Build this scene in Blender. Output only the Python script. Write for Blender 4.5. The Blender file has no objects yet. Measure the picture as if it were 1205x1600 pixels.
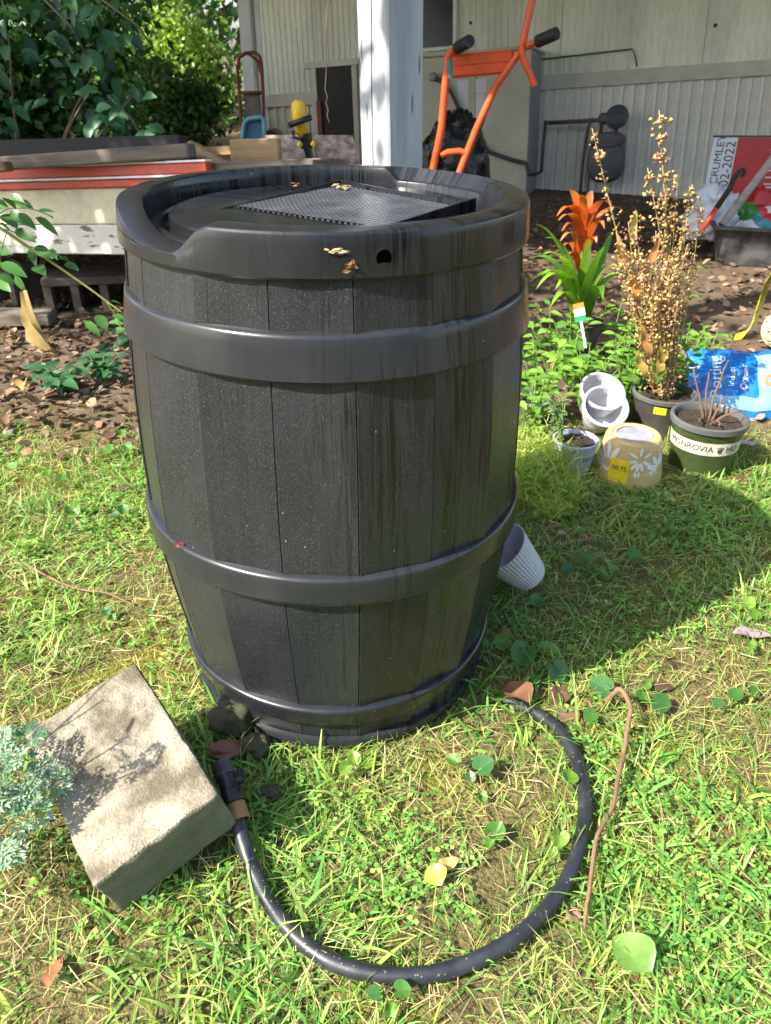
import bpy, math, random
import numpy as np
from mathutils import Vector, Matrix, Euler, noise
R = math.radians
random.seed(7); rng = np.random.default_rng(7)
S = bpy.context.scene
COL = S.collection

# ------------------------------------------------------------------ camera
FPX, PITCH, ROLL, CAMH = 1200.0, R(31.2), R(0.5), 1.069
cam_d = bpy.data.cameras.new('camera'); cam = bpy.data.objects.new('camera', cam_d); COL.objects.link(cam)
cam_d.sensor_fit = 'VERTICAL'; cam_d.sensor_height = 24.0; cam_d.lens = 24.0*FPX/1600.0
cam_d.clip_start = 0.02; cam_d.clip_end = 400
cam.matrix_world = Matrix.Translation((0, 0, CAMH)) @ Matrix.Rotation(math.pi/2-PITCH, 4, 'X') @ Matrix.Rotation(ROLL, 4, 'Z')
cam_d.dof.use_dof = True; cam_d.dof.focus_distance = 1.25; cam_d.dof.aperture_fstop = 6.5
S.camera = cam
# ------------------------------------------------------------------ sky, sun, exposure
SUN_EL = R(42.5); SUN_AZ = Vector((-0.856, -0.516, 0)).normalized()
sun_dir = (SUN_AZ*math.cos(SUN_EL) + Vector((0, 0, math.sin(SUN_EL)))).normalized()
W = bpy.data.worlds.new('World'); S.world = W; W.use_nodes = True
wn = W.node_tree.nodes; wl = W.node_tree.links
sky = wn.new('ShaderNodeTexSky'); sky.sky_type = 'NISHITA'; sky.sun_disc = False
sky.sun_elevation = SUN_EL; sky.sun_rotation = math.atan2(SUN_AZ.x, SUN_AZ.y)
sky.air_density = 1.0; sky.dust_density = 2.0; sky.ozone_density = 1.0
bg = wn['Background']; bg.inputs['Strength'].default_value = 0.15
wl.new(sky.outputs[0], bg.inputs['Color'])
sl = bpy.data.lights.new('sun', 'SUN'); sl.energy = 5.0; sl.angle = R(0.53); sl.color = (1.0, 0.93, 0.82)
so = bpy.data.objects.new('sun', sl); COL.objects.link(so); so.location = (-3, -2, 6)
so.rotation_euler = (-sun_dir).to_track_quat('-Z', 'Y').to_euler()
S.view_settings.view_transform = 'Standard'; S.view_settings.look = 'None'
S.view_settings.exposure = 1.43; S.view_settings.gamma = 1.0; S.view_settings.use_curve_mapping = False

S.cycles.max_bounces = 6; S.cycles.diffuse_bounces = 3; S.cycles.glossy_bounces = 3; S.cycles.transmission_bounces = 4; S.cycles.transparent_max_bounces = 4
# ------------------------------------------------------------------ where a sight line meets a real plane of the place
FWD = Vector((0, math.cos(PITCH), -math.sin(PITCH))); DWN = Vector((0, -math.sin(PITCH), -math.cos(PITCH))); XAX = Vector((1, 0, 0))
EYE = Vector((0, 0, CAMH))
def sight(px, py):
    a, b = px-602.5, py-800.0; c, s = math.cos(ROLL), math.sin(ROLL)
    return XAX*((a*c+b*s)/FPX) + DWN*((-a*s+b*c)/FPX) + FWD
def gp(px, py, z=0.0):
    d = sight(px, py); return EYE + d*((z-CAMH)/d.z)
def gy(px, py, y):
    d = sight(px, py); return EYE + d*(y/d.y)
def depth(P): return (Vector(P)-EYE).dot(FWD)
def wpx(n, P): return n*depth(P)/FPX
UP = Vector((-0.0380, 0.1188, 0.9922)).normalized(); EX = Vector((0.9282, -0.3635, 0.0791)); EX = (EX-UP*EX.dot(UP)).normalized(); EY = UP.cross(EX)
HP = Vector((1.4121, 7.3381, 0.0))
def frame(P): return Matrix(((EX.x, EY.x, UP.x, P.x), (EX.y, EY.y, UP.y, P.y), (EX.z, EY.z, UP.z, P.z), (0, 0, 0, 1)))
HM = frame(HP)
def wall_at(px, py, off=0.0):          # house coordinates (x along the wall, z up) of what is seen on the plane off metres before the wall
    d = sight(px, py); t = ((HP-EY*off-EYE).dot(EY))/d.dot(EY); q = EYE+d*t-HP
    return q.dot(EX), q.dot(UP)

# ------------------------------------------------------------------ mesh helpers
class MB:
    def __init__(s): s.v = []; s.f = []; s.c = []
    def add(s, vs, fs, col=None):
        o = len(s.v); s.v += [tuple(v) for v in vs]; s.f += [tuple(i+o for i in f) for f in fs]
        s.c += [col or (1, 1, 1)]*len(vs); return s
    def box(s, c, d, rot=None, col=None, bev=0.0):
        x, y, z = d[0]/2, d[1]/2, d[2]/2
        if bev > 0:
            b = min(bev, x*.9, y*.9, z*.9); vs = []; 
            for sx in (-1, 1):
                for sy in (-1, 1):
                    for sz in (-1, 1):
                        vs += [Vector((sx*x, sy*(y-b), sz*(z-b))), Vector((sx*(x-b), sy*y, sz*(z-b))), Vector((sx*(x-b), sy*(y-b), sz*z))]
            def i(sx, sy, sz, k): return (((sx > 0)*2+(sy > 0))*2+(sz > 0))*3+k
            fs = []
            for q in (-1, 1):
                fs.append([i(q, -1, -1, 0), i(q, 1, -1, 0), i(q, 1, 1, 0), i(q, -1, 1, 0)][::q])
                fs.append([i(-1, q, -1, 1), i(-1, q, 1, 1), i(1, q, 1, 1), i(1, q, -1, 1)][::q])
                fs.append([i(-1, -1, q, 2), i(1, -1, q, 2), i(1, 1, q, 2), i(-1, 1, q, 2)][::q])
            for p in (-1, 1):
                for q in (-1, 1):
                    k = p*q
                    fs.append([i(-1, p, q, 1), i(-1, p, q, 2), i(1, p, q, 2), i(1, p, q, 1)][::k])
                    fs.append([i(p, -1, q, 2), i(p, -1, q, 0), i(p, 1, q, 0), i(p, 1, q, 2)][::k])
                    fs.append([i(p, q, -1, 0), i(p, q, -1, 1), i(p, q, 1, 1), i(p, q, 1, 0)][::k])
                    for r in (-1, 1):
                        fs.append([i(p, q, r, 0), i(p, q, r, 1), i(p, q, r, 2)][::k*r])
        else:
            vs = [Vector((sx*x, sy*y, sz*z)) for sx in (-1, 1) for sy in (-1, 1) for sz in (-1, 1)]
            fs = [(0, 1, 3, 2), (4, 6, 7, 5), (0, 4, 5, 1), (2, 3, 7, 6), (0, 2, 6, 4), (1, 5, 7, 3)]
        m = rot if rot is not None else Matrix.Identity(3)
        return s.add([m @ v + Vector(c) for v in vs], fs, col)
    def tube(s, pts, rad, n=8, cap=True, col=None):
        pts = [Vector(p) for p in pts]; m = len(pts)
        rr = rad if isinstance(rad, (list, tuple)) else [rad]*m
        vs = []; nv = None
        for k, p in enumerate(pts):
            t = (pts[min(k+1, m-1)]-pts[max(k-1, 0)]).normalized()
            if nv is None:
                nv = t.orthogonal().normalized()
            nv = (nv-t*nv.dot(t)); nv = nv.normalized() if nv.length > 1e-6 else t.orthogonal().normalized()
            b = t.cross(nv)
            for j in range(n):
                a = 2*math.pi*j/n; vs.append(p+(nv*math.cos(a)+b*math.sin(a))*rr[k])
        fs = [(k*n+j, k*n+(j+1) % n, (k+1)*n+(j+1) % n, (k+1)*n+j) for k in range(m-1) for j in range(n)]
        if cap: fs += [tuple(range(n))[::-1], tuple((m-1)*n+j for j in range(n))]
        return s.add(vs, fs, col)
    def lathe(s, prof, n=32, mat=None, col=None, closed=False, fn=None):
        vs = []
        for j in range(n):
            a = 2*math.pi*j/n
            for (r, z) in prof:
                if fn: r, z = fn(r, z, a)
                v = Vector((r*math.cos(a), r*math.sin(a), z)); vs.append(mat @ v if mat else v)
        m = len(prof); fs = []
        for j in range(n):
            for k in range(m if closed else m-1):
                k2 = (k+1) % m
                fs.append((j*m+k, ((j+1) % n)*m+k, ((j+1) % n)*m+k2, j*m+k2))
        return s.add(vs, fs, col)
    def disc(s, c, r, n=24, z=None, col=None, jit=0.0):
        c = Vector(c); vs = [c]+[c+Vector((r*math.cos(2*math.pi*j/n), r*math.sin(2*math.pi*j/n), random.uniform(-jit, jit))) for j in range(n)]
        return s.add(vs, [(0, 1+j, 1+(j+1) % n) for j in range(n)], col)
    def grid(s, fn, nu, nv, col=None):
        vs = [fn(i/nu, j/nv) for i in range(nu+1) for j in range(nv+1)]
        return s.add(vs, [(i*(nv+1)+j, (i+1)*(nv+1)+j, (i+1)*(nv+1)+j+1, i*(nv+1)+j+1) for i in range(nu) for j in range(nv)], col)
    def mesh(s, name, mat, smooth=False):
        me = bpy.data.meshes.new(name); me.from_pydata(s.v, [], s.f); me.update()
        ca = me.color_attributes.new('Col', 'FLOAT_COLOR', 'POINT')
        ca.data.foreach_set('color', np.array([(*c, 1.0) for c in s.c], dtype=np.float32).ravel())
        me.materials.append(mat)
        if smooth:
            me.polygons.foreach_set('use_smooth', [True]*len(me.polygons))
            if smooth is not True: me.set_sharp_from_angle(angle=R(smooth))
        return me
    def build(s, name, mat, parent=None, smooth=False, loc=None, rot=None):
        return put(name, s.mesh(name, mat, smooth), parent, loc, rot)
def put(name, me, parent=None, loc=None, rot=None, scale=None):
    o = bpy.data.objects.new(name, me); COL.objects.link(o)
    if parent is not None: o.parent = parent
    if loc is not None: o.location = loc
    if rot is not None:
        if isinstance(rot, (Matrix,)): o.rotation_euler = rot.to_euler()
        else: o.rotation_euler = rot
    if scale is not None: o.scale = (scale,)*3 if isinstance(scale, (int, float)) else scale
    return o
def tag(o, label=None, cat=None, group=None, kind=None):
    if label: o['label'] = label
    if cat: o['category'] = cat
    if group: o['group'] = group
    if kind: o['kind'] = kind
    return o
def thing(name, label, cat, loc=(0, 0, 0), rot=None, group=None, matrix=None):
    o = bpy.data.objects.new(name, None); COL.objects.link(o); o.empty_display_size = 0.05
    if matrix is not None: o.matrix_world = matrix
    else:
        o.location = loc
        if rot is not None: o.rotation_euler = rot
    return tag(o, label, cat, group)
def np_mesh(name, V, T, C, mat, smooth=False):
    me = bpy.data.meshes.new(name)
    V = np.ascontiguousarray(V, dtype=np.float32); T = np.ascontiguousarray(T, dtype=np.int32)
    me.vertices.add(len(V)); me.vertices.foreach_set('co', V.ravel())
    me.loops.add(T.size); me.loops.foreach_set('vertex_index', T.ravel())
    me.polygons.add(len(T)); me.polygons.foreach_set('loop_start', np.arange(0, T.size, 3, dtype=np.int32))
    me.polygons.foreach_set('loop_total', np.full(len(T), 3, dtype=np.int32))
    if smooth: me.polygons.foreach_set('use_smooth', np.ones(len(T), dtype=bool))
    me.update(calc_edges=True)
    ca = me.color_attributes.new('Col', 'FLOAT_COLOR', 'POINT')
    ca.data.foreach_set('color', np.concatenate([C, np.ones((len(C), 1))], 1).astype(np.float32).ravel())
    me.materials.append(mat); me.validate(); return me
def text_mb(txt, size, extr=0.0004):
    cu = bpy.data.curves.new('txt', 'FONT'); cu.body = txt; cu.size = size; cu.extrude = extr; cu.resolution_u = 3
    cu.align_x = 'CENTER'; cu.align_y = 'CENTER'
    o = bpy.data.objects.new('txt', cu); COL.objects.link(o); bpy.context.view_layer.update()
    me = bpy.data.meshes.new_from_object(o)
    b = MB(); b.add([v.co.copy() for v in me.vertices], [tuple(p.vertices) for p in me.polygons])
    bpy.data.objects.remove(o); bpy.data.curves.remove(cu); bpy.data.meshes.remove(me); return b
def warp(b, fn): b.v = [tuple(fn(Vector(v))) for v in b.v]; return b

# ------------------------------------------------------------------ materials
def mat_base(name):
    m = bpy.data.materials.new(name); m.use_nodes = True; nt = m.node_tree
    return m, nt, nt.nodes['Principled BSDF'], nt.nodes['Material Output']
def N(nt, t, **kw):
    n = nt.nodes.new(t)
    for k, v in kw.items():
        if k in n.inputs: n.inputs[k].default_value = v
        else: setattr(n, k, v)
    return n
def noise_tex(nt, scale, vec, detail=4, rough=.6):
    n = N(nt, 'ShaderNodeTexNoise'); n.inputs['Scale'].default_value = scale; n.inputs['Detail'].default_value = detail; n.inputs['Roughness'].default_value = rough
    nt.links.new(vec, n.inputs['Vector']); return n
def ramp(nt, fac, stops):
    n = nt.nodes.new('ShaderNodeValToRGB'); e = n.color_ramp.elements
    while len(e) < len(stops): e.new(0.5)
    for k, (p, c) in enumerate(stops):
        e[k].position = p; e[k].color = (*c, 1) if isinstance(c, tuple) else (c, c, c, 1)
    nt.links.new(fac, n.inputs[0]); return n
def mixc(nt, fac, a, b, mode='MIX'):
    n = nt.nodes.new('ShaderNodeMix'); n.data_type = 'RGBA'; n.blend_type = mode
    for sock, v in ((n.inputs[0], fac), (n.inputs[6], a), (n.inputs[7], b)):
        if hasattr(v, 'links'): nt.links.new(v, sock)
        elif isinstance(v, tuple): sock.default_value = (*v, 1)
        else: sock.default_value = v
    return n.outputs[2]
def math_n(nt, op, a, b=None):
    n = nt.nodes.new('ShaderNodeMath'); n.operation = op
    for k, v in enumerate((a, b)):
        if v is None: continue
        if hasattr(v, 'links'): nt.links.new(v, n.inputs[k])
        else: n.inputs[k].default_value = v
    return n.outputs[0]
def bump(nt, bs, h, strength=.3, dist=.01):
    b = nt.nodes.new('ShaderNodeBump'); b.inputs['Strength'].default_value = strength; b.inputs['Distance'].default_value = dist
    nt.links.new(h, b.inputs['Height']); nt.links.new(b.outputs[0], bs.inputs['Normal']); return b
def coords(nt, stretch=None):
    c = nt.nodes.new('ShaderNodeTexCoord'); v = c.outputs['Object']
    if stretch:
        m = nt.nodes.new('ShaderNodeMapping'); m.inputs['Scale'].default_value = stretch; nt.links.new(v, m.inputs['Vector']); v = m.outputs[0]
    return v
def M(name, col, rough=.6, var=.25, scale=6, col2=None, bmp=.15, bscale=80, bdist=.004, metal=0, spec=.5, stretch=None, lo=.35, hi=.65, rvar=.1, speck=None):
    m, nt, bs, out = mat_base(name); v = coords(nt, stretch)
    n1 = noise_tex(nt, scale, v, 5)
    a = tuple(max(0, c*(1-var)) for c in col); b = col2 if col2 else tuple(min(1, c*(1+var)) for c in col)
    rp = ramp(nt, n1.outputs[0], [(lo, a), (hi, b)]); c = rp.outputs[0]
    n2 = noise_tex(nt, bscale, v, 3)
    c = mixc(nt, .35, c, ramp(nt, n2.outputs[0], [(.3, .55), (.7, 1.0)]).outputs[0], 'MULTIPLY')
    if speck:
        vo = N(nt, 'ShaderNodeTexVoronoi'); vo.inputs['Scale'].default_value = speck[0]; nt.links.new(v, vo.inputs['Vector'])
        c = mixc(nt, ramp(nt, vo.outputs['Distance'], [(speck[1], 1.0), (speck[1]+.05, 0.0)]).outputs[0], c, speck[2])
    nt.links.new(c, bs.inputs['Base Color'])
    rr = ramp(nt, n1.outputs[0], [(.3, max(0, rough-rvar)), (.7, min(1, rough+rvar))]); nt.links.new(rr.outputs[0], bs.inputs['Roughness'])
    bs.inputs['Metallic'].default_value = metal; bs.inputs['Specular IOR Level'].default_value = spec
    if bmp: bump(nt, bs, n2.outputs[0], bmp, bdist)
    return m
def leaf_mat(name, tint=(1, 1, 1), trans=.35, rough=.5, var=.25, spec=.3):
    m, nt, bs, out = mat_base(name)
    at = N(nt, 'ShaderNodeAttribute', attribute_name='Col')
    oi = nt.nodes.new('ShaderNodeObjectInfo'); v = coords(nt)
    n1 = noise_tex(nt, 30, v, 3)
    c = mixc(nt, 1.0, at.outputs['Color'], tint, 'MULTIPLY')
    f = ramp(nt, n1.outputs[0], [(.3, 1-var), (.7, 1+var)]).outputs[0]; c = mixc(nt, 1.0, c, f, 'MULTIPLY')
    f2 = ramp(nt, oi.outputs['Random'], [(0, (.75, .8, .7)), (1, (1.2, 1.12, 1.1))]).outputs[0]; c = mixc(nt, 1.0, c, f2, 'MULTIPLY')
    nt.links.new(c, bs.inputs['Base Color']); bs.inputs['Roughness'].default_value = rough; bs.inputs['Specular IOR Level'].default_value = spec
    tr = nt.nodes.new('ShaderNodeBsdfTranslucent'); c2 = mixc(nt, 1.0, c, (1.25, 1.4, .6), 'MULTIPLY'); nt.links.new(c2, tr.inputs['Color'])
    mx = nt.nodes.new('ShaderNodeMixShader'); mx.inputs[0].default_value = trans
    nt.links.new(bs.outputs[0], mx.inputs[1]); nt.links.new(tr.outputs[0], mx.inputs[2]); nt.links.new(mx.outputs[0], out.inputs['Surface'])
    return m

GRASS = leaf_mat('grass_blade', trans=.38, rough=.45); STRAW = leaf_mat('straw_blade', trans=.15, rough=.8)
LEAF = leaf_mat('leaf_surface', trans=.3, rough=.4, spec=.45); DRYLEAF = leaf_mat('dry_leaf', trans=.15, rough=.75)
def ground_mat():
    m, nt, bs, out = mat_base('lawn_soil'); v = coords(nt)
    big = noise_tex(nt, 3.2, v, 5); mid = noise_tex(nt, 14, v, 5); fine = noise_tex(nt, 160, v, 4)
    soil = ramp(nt, mid.outputs[0], [(.3, (.045, .032, .018)), (.7, (.14, .098, .055))]).outputs[0]
    moss = ramp(nt, fine.outputs[0], [(.3, (.07, .085, .012)), (.75, (.27, .24, .04))]).outputs[0]
    thatch = ramp(nt, fine.outputs[0], [(.3, (.06, .055, .022)), (.75, (.24, .20, .085))]).outputs[0]
    lawn = mixc(nt, ramp(nt, big.outputs[0], [(.50, 0.), (.64, 1.)]).outputs[0], thatch, moss)
    lawn = mixc(nt, ramp(nt, mid.outputs[0], [(.30, 1.), (.42, 0.)]).outputs[0], lawn, soil)
    sx = nt.nodes.new('ShaderNodeSeparateXYZ'); nt.links.new(v, sx.inputs[0])
    edge = math_n(nt, 'ADD', sx.outputs[1], math_n(nt, 'MULTIPLY', math_n(nt, 'SUBTRACT', big.outputs[0], .5), 1.1))
    dirt = ramp(nt, fine.outputs[0], [(.25, (.06, .042, .03)), (.75, (.21, .155, .105))]).outputs[0]
    dirt = mixc(nt, .5, dirt, ramp(nt, mid.outputs[0], [(.3, (.07, .05, .035)), (.7, (.24, .18, .125))]).outputs[0])
    mr = nt.nodes.new('ShaderNodeMapRange'); mr.inputs[1].default_value = 2.15; mr.inputs[2].default_value = 2.55; nt.links.new(edge, mr.inputs[0])
    c = mixc(nt, mr.outputs[0], lawn, dirt)
    nt.links.new(c, bs.inputs['Base Color']); bs.inputs['Roughness'].default_value = .95; bs.inputs['Specular IOR Level'].default_value = .15
    bump(nt, bs, fine.outputs[0], .9, .012); return m
GROUND = ground_mat()

# ------------------------------------------------------------------ the ground
def gz(x, y):
    n = noise.noise(Vector((x*2.3, y*2.3, 1.7)))*.012 + noise.noise(Vector((x*9, y*9, 4.2)))*.005
    d = math.hypot((x+.094)/.42, (y-1.237)/.42)
    return n*min(1, max(0, d-.8)*2) - .004
def axis(a, b, c0, c1, step, far):
    fine = list(np.arange(c0, c1, step)); return [a+(c0-a)*k/10 for k in range(10)] + fine + [c1+(b-c1)*(k/14)**1.6 for k in range(15)]
xs = axis(-70, 70, -2.4, 2.6, .045, 0); ys = axis(-30, 120, 0.2, 4.6, .045, 0)
b = MB(); b.v = [(x, y, gz(x, y)) for x in xs for y in ys]; ny = len(ys)
b.f = [(i*ny+j, (i+1)*ny+j, (i+1)*ny+j+1, i*ny+j+1) for i in range(len(xs)-1) for j in range(ny-1)]; b.c = [(1, 1, 1)]*len(b.v)
tag(b.build('ground', GROUND, smooth=True), kind='structure')
# ------------------------------------------------------------------ the house
SIDING = M('painted_siding', (.78, .78, .64), .55, .20, 2.2, bmp=.06, bscale=40, stretch=(1, 1, .25), spec=.3)
SKIRT = M('vinyl_skirting', (.78, .75, .66), .55, .20, 2.6, bmp=.06, bscale=50, stretch=(1, 1, .3), spec=.3)
TRIM = M('skirting_trim', (.58, .54, .45), .6, .15, 4, bmp=.05)
DARKSCREEN = M('dark_screen', (.018, .017, .014), .7, .4, 8)
DARKGLASS = M('dark_window', (.01, .01, .012), .2, .4, 6, bmp=.02)
WHITEPAINT = M('weathered_white_paint', (.33, .355, .38), .6, .22, 7, bmp=.35, bscale=60, stretch=(1, 1, .15), lo=.3, hi=.55, speck=(34, .13, (.15, .14, .12)))
house = thing('mobile_home', 'pale green ribbed mobile home with vinyl skirting behind the yard', 'house', matrix=HM)
X0 = -2.84
def rib_sheet(xa, xb, za, zb, pitch, dep, rw):
    prof = []; x = xa
    while x < xb-1e-4:
        e = min(x+pitch, xb)
        for (u, d) in ((0, 0), (pitch-rw-.004, 0), (pitch-rw, dep), (pitch-.004, dep)):
            if x+u < e: prof.append((x+u, -d))
        x = e
    prof.append((xb, 0)); m = MB(); nz = 3
    vs = [Vector((p[0], p[1], za+(zb-za)*k/nz)) for k in range(nz+1) for p in prof]; w = len(prof)
    m.add(vs, [(k*w+j, k*w+j+1, (k+1)*w+j+1, (k+1)*w+j) for k in range(nz) for j in range(w-1)])
    m.box(((xa+xb)/2, .012, (za+zb)/2), (xb-xa-.004, .01, zb-za-.004)); return m
edges = [X0, -2.19, -1.07, .05, 1.17, 2.29, 3.41, 4.6]
for k in range(len(edges)-1):
    rib_sheet(edges[k]+.0015, edges[k+1]-.0015, .885, 2.75, .056, .007, .016).build('siding_panel', SIDING, house)
me = rib_sheet(0, .0865, -.7, .775, .0865, .02, .03).mesh('skirting_panel', SKIRT)
x = X0
while x < 4.5:
    put('skirting_panel', me, house, loc=(x, random.uniform(.006, .012), random.uniform(-.004, .004))); x += .088
MB().box(((X0+4.6)/2, -.008, .83), (4.6-X0, .034, .108), bev=.004).build('belt_trim', TRIM, house)
MB().box((X0-.03, -.01, 1.0), (.07, .07, 3.5), bev=.004).build('corner_trim', TRIM, house)
MB().box(((X0+4.6)/2, 1.9, .6), (4.6-X0-.1, 3.7, 4.2)).build('house_body', SIDING, house)
# service doorway closed by a dark panel, window, cable
xa, zt = wall_at(497, 108); xb, zb = wall_at(558, 262)
dr = MB().box(((xa+xb)/2, -.026, (zt-.5)/2), (xb-xa, .012, zt+.5)).build('door', DARKSCREEN, house)  # flat dark panel, its colour standing for shade inside the recessed opening
MB().box((xa-.03, -.03, (zt-.5)/2), (.055, .04, zt+.56), bev=.004).build('door_frame', TRIM, dr)
MB().box((xb+.03, -.03, (zt-.5)/2), (.05, .04, zt+.56), bev=.004).build('door_frame', TRIM, dr)
MB().box(((xa+xb)/2-.02, -.034, zt+.028), (xb-xa+.2, .05, .05), bev=.004).build('door_lintel', TRIM, dr)
RUST = M('rusty_board', (.22, .07, .04), .8, .35, 12)
MB().box((xa+.012, -.05, zt*.5-.12), (.045, .02, zt*.72)).build('door_stop_board', RUST, dr)
xa, zb = wall_at(648, 78); xb, _ = wall_at(710, 40)
wi = MB().box(((xa+xb)/2, -.02, zb+.5), (xb-xa, .012, 1.0)).build('window', DARKGLASS, house)
for (c, d) in ((((xa+xb)/2, -.026, zb-.012), (xb-xa+.06, .035, .028)), ((xb+.015, -.026, zb+.5), (.03, .035, 1.0)), ((xa-.015, -.026, zb+.5), (.03, .035, 1.0))):
    MB().box(c, d, bev=.003).build('window_frame', SIDING, wi)
CABLE = M('cable_sheath', (.09, .08, .06), .6, .3, 20)
pts = [(*wall_at(px, py), 0) for px, py in ((790, 108), (850, 93), (920, 85), (988, 77), (992, 84), (996, 104))]
MB().tube([(p[0], -.022, p[1]) for p in pts], .006, 6).build('wall_cable', CABLE, house, smooth=True)
for px, py in ((736, 36), (1118, 40)):
    q = wall_at(px, py); MB().lathe([(0, .004), (.012, .004), (.014, 0)], 10, Matrix.Translation((q[0], -.012, q[1])) @ Matrix.Rotation(R(90), 4, 'X')).build('wall_anchor', DARKSCREEN, house)
# corner downspouts at the house end
for k, (px0, px1, w) in enumerate(((381, 398, .12), (401, 416, .055))):
    a = gy(px0, 0, 7.0+.25*k); c = gy(px1, 235, 7.25+.25*k); d = (c-a)
    top = a-d*.9; bot = a+d*2.3
    o = MB().tube([(top-bot), Vector((0, 0, 0))], w*.5, 4).build('downspout', M('white_downspout', (.72, .74, .74), .4, .1), smooth=False, loc=bot)
    tag(o, ('wide white leaning gutter pipe at the house corner', 'thin white gutter pipe between the wide pipe and the siding')[k], 'downspout', 'gutter pipes at the house corner')
# ------------------------------------------------------------------ porch post and roof overhead
P0 = gy(612, 262, 2.75); P0.z = 0; topP = gy(608.5, 0, 2.75)
pd = (topP-gy(612, 262, 2.75)); pd = pd/pd.z
post = thing('porch_post', 'weathered white square porch post rising behind the black barrel', 'post', loc=(P0.x-.004, P0.y, 0))
base_x = gy(612, 262, 2.75).x - pd.x*gy(612, 262, 2.75).z
post.location.x = base_x
aR = Matrix.Rotation(R(-49), 3, 'Z'); hw = .071; ht = 2.62
def post_pt(u, v, z):
    q = aR @ Vector((u, v, 0)); return Vector((q.x+pd.x*z, q.y, z))
m = MB(); nz = 40
outline = [(-hw, -hw+.006), (-hw+.006, -hw), (hw-.006, -hw), (hw, -hw+.006), (hw, hw), (-hw, hw)]
for k in range(nz+1):
    z = ht*k/nz
    m.v += [tuple(post_pt(u+noise.noise(Vector((u*30, v*30, z*7)))*.0012, v+noise.noise(Vector((u*31, v*33, z*8+3)))*.0012, z)) for u, v in outline]
n6 = len(outline); m.f = [(k*n6+j, k*n6+(j+1) % n6, (k+1)*n6+(j+1) % n6, (k+1)*n6+j) for k in range(nz) for j in range(n6)]; m.c = [(1, 1, 1)]*len(m.v)
m.build('shaft', WHITEPAINT, post)
CRACK = M('open_crack', (.02, .018, .015), .9, .3)
m = MB()   # drying crack down the lit face
cr = [(-.004+.004*math.sin(z*6)+.008*noise.noise(Vector((0, 0, z*4))), -hw-.0015, z) for z in np.linspace(.6, 1.6, 40)]
for k in range(39):
    w0 = .0013+.001*noise.noise(Vector((1, 1, k*.3)))
    a, c = cr[k], cr[k+1]
    m.add([post_pt(a[0]-w0, a[1], a[2]), post_pt(a[0]+w0, a[1], a[2]), post_pt(c[0]+w0, c[1], c[2]), post_pt(c[0]-w0, c[1], c[2])], [(0, 1, 2, 3)])
m.build('drying_crack', CRACK, post)
ROOFM = M('roof_sheet', (.42, .42, .40), .5, .15); WOOD = M('bare_wood', (.20, .145, .09), .75, .35, 5, stretch=(1, 8, 8), bmp=.25, bscale=30)
roof = thing('porch_roof', 'porch roof carried by the white post over the house front', 'roof', matrix=HM)
for k in range(9):
    xa = -4.15+k*.98
    o = MB().box((xa+.49, -2.42, 2.42), (.975, 5.2, .03)).build('roof_panel', ROOFM, roof); o.rotation_euler = (0, 0, 0)
MB().box((.5, -4.80, 2.33), (7.8, .09, .14), bev=.004).build('front_beam', WHITEPAINT, roof)
# hanging twine
m = MB(); tw = []
for (px, py) in ((514, -420), (513, -160), (511, 0), (509, 60), (510, 110), (508, 140), (512, 152), (509, 160), (513, 172), (511, 180), (515, 192)): tw.append(gy(px, py, 2.9))
base = tw[-1].copy(); m.tube([p-base for p in tw], .0016, 5); TWINE = M('jute_twine', (.42, .30, .12), .9, .3, 60)
tag(m.build('twine', TWINE, smooth=True, loc=base), 'thin frayed twine hanging down in front of the dark service door', 'twine')

# ------------------------------------------------------------------ grey utility cabinet, meter, pipes
CAB = M('beige_cabinet', (.48, .46, .34), .5, .12, 3, bmp=.04); CABG = M('grey_cabinet_side', (.26, .27, .27), .5, .15, 5, bmp=.04)
DKPIPE = M('dark_pipe', (.05, .045, .04), .55, .4, 15); STICK = M('paper_sticker', (.62, .63, .62), .6, .08)
xa, zt = wall_at(640, 92, .42); xb, _ = wall_at(826, 200, .42)
cb = thing('utility_cabinet', 'beige and grey utility cabinet against the house wall behind the orange cart', 'cabinet', matrix=HM @ Matrix.Translation((0, 0, -.25)))
zt += .25
MB().box(((xa+xb)/2, -.21, zt/2-.1), (xb-xa, .40, zt+.2), bev=.006).build('body', CABG, cb)
for (p0, p1) in ((640, 742), (744, 826)):
    a = wall_at(p0, 200, .42)[0]; c = wall_at(p1, 200, .42)[0]
    MB().box(((a+c)/2, -.414, zt/2-.1), (c-a-.006, .012, zt+.19), bev=.003).build('front_panel', CAB, cb)
MB().box(((xa+xb)/2, -.21, zt+.012), (xb-xa+.03, .44, .022), bev=.004).build('cap', CAB, cb)
for (p0, q0, p1, q1) in ((715, 126, 732, 175), (743, 123, 760, 145), (743, 147, 756, 185)):
    a = wall_at(p0, q0, .425); c = wall_at(p1, q1, .425)
    MB().box(((a[0]+c[0])/2, -.4225, (a[1]+c[1])/2+.25), (c[0]-a[0], .003, a[1]-c[1])).build('sticker', STICK, cb)
def hose_on(name, label, cat, pix, off, rad, mat):
    pp = [wall_at(px, py, off) for px, py in pix]; b0 = pp[-1]
    o = thing(name, label, cat, matrix=HM @ Matrix.Translation((b0[0], -off, b0[1])))
    fine = []
    for k in range(len(pp)-1):
        for t in np.linspace(0, 1, 5)[:-1]:
            a, c = pp[k], pp[k+1]; fine.append((a[0]+(c[0]-a[0])*t-b0[0], 0, a[1]+(c[1]-a[1])*t-b0[1]))
    fine.append((0, 0, 0)); MB().tube(fine, rad, 8).build('tube', mat, o, smooth=True)
    return o
ho = hose_on('conduit_hose', 'black flexible conduit drooping across the beige cabinet front', 'conduit', [(676, 120), (690, 127), (705, 145), (722, 180), (740, 212), (765, 238), (800, 250), (822, 255), (828, 275)], .46, .016, DKPIPE)
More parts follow.
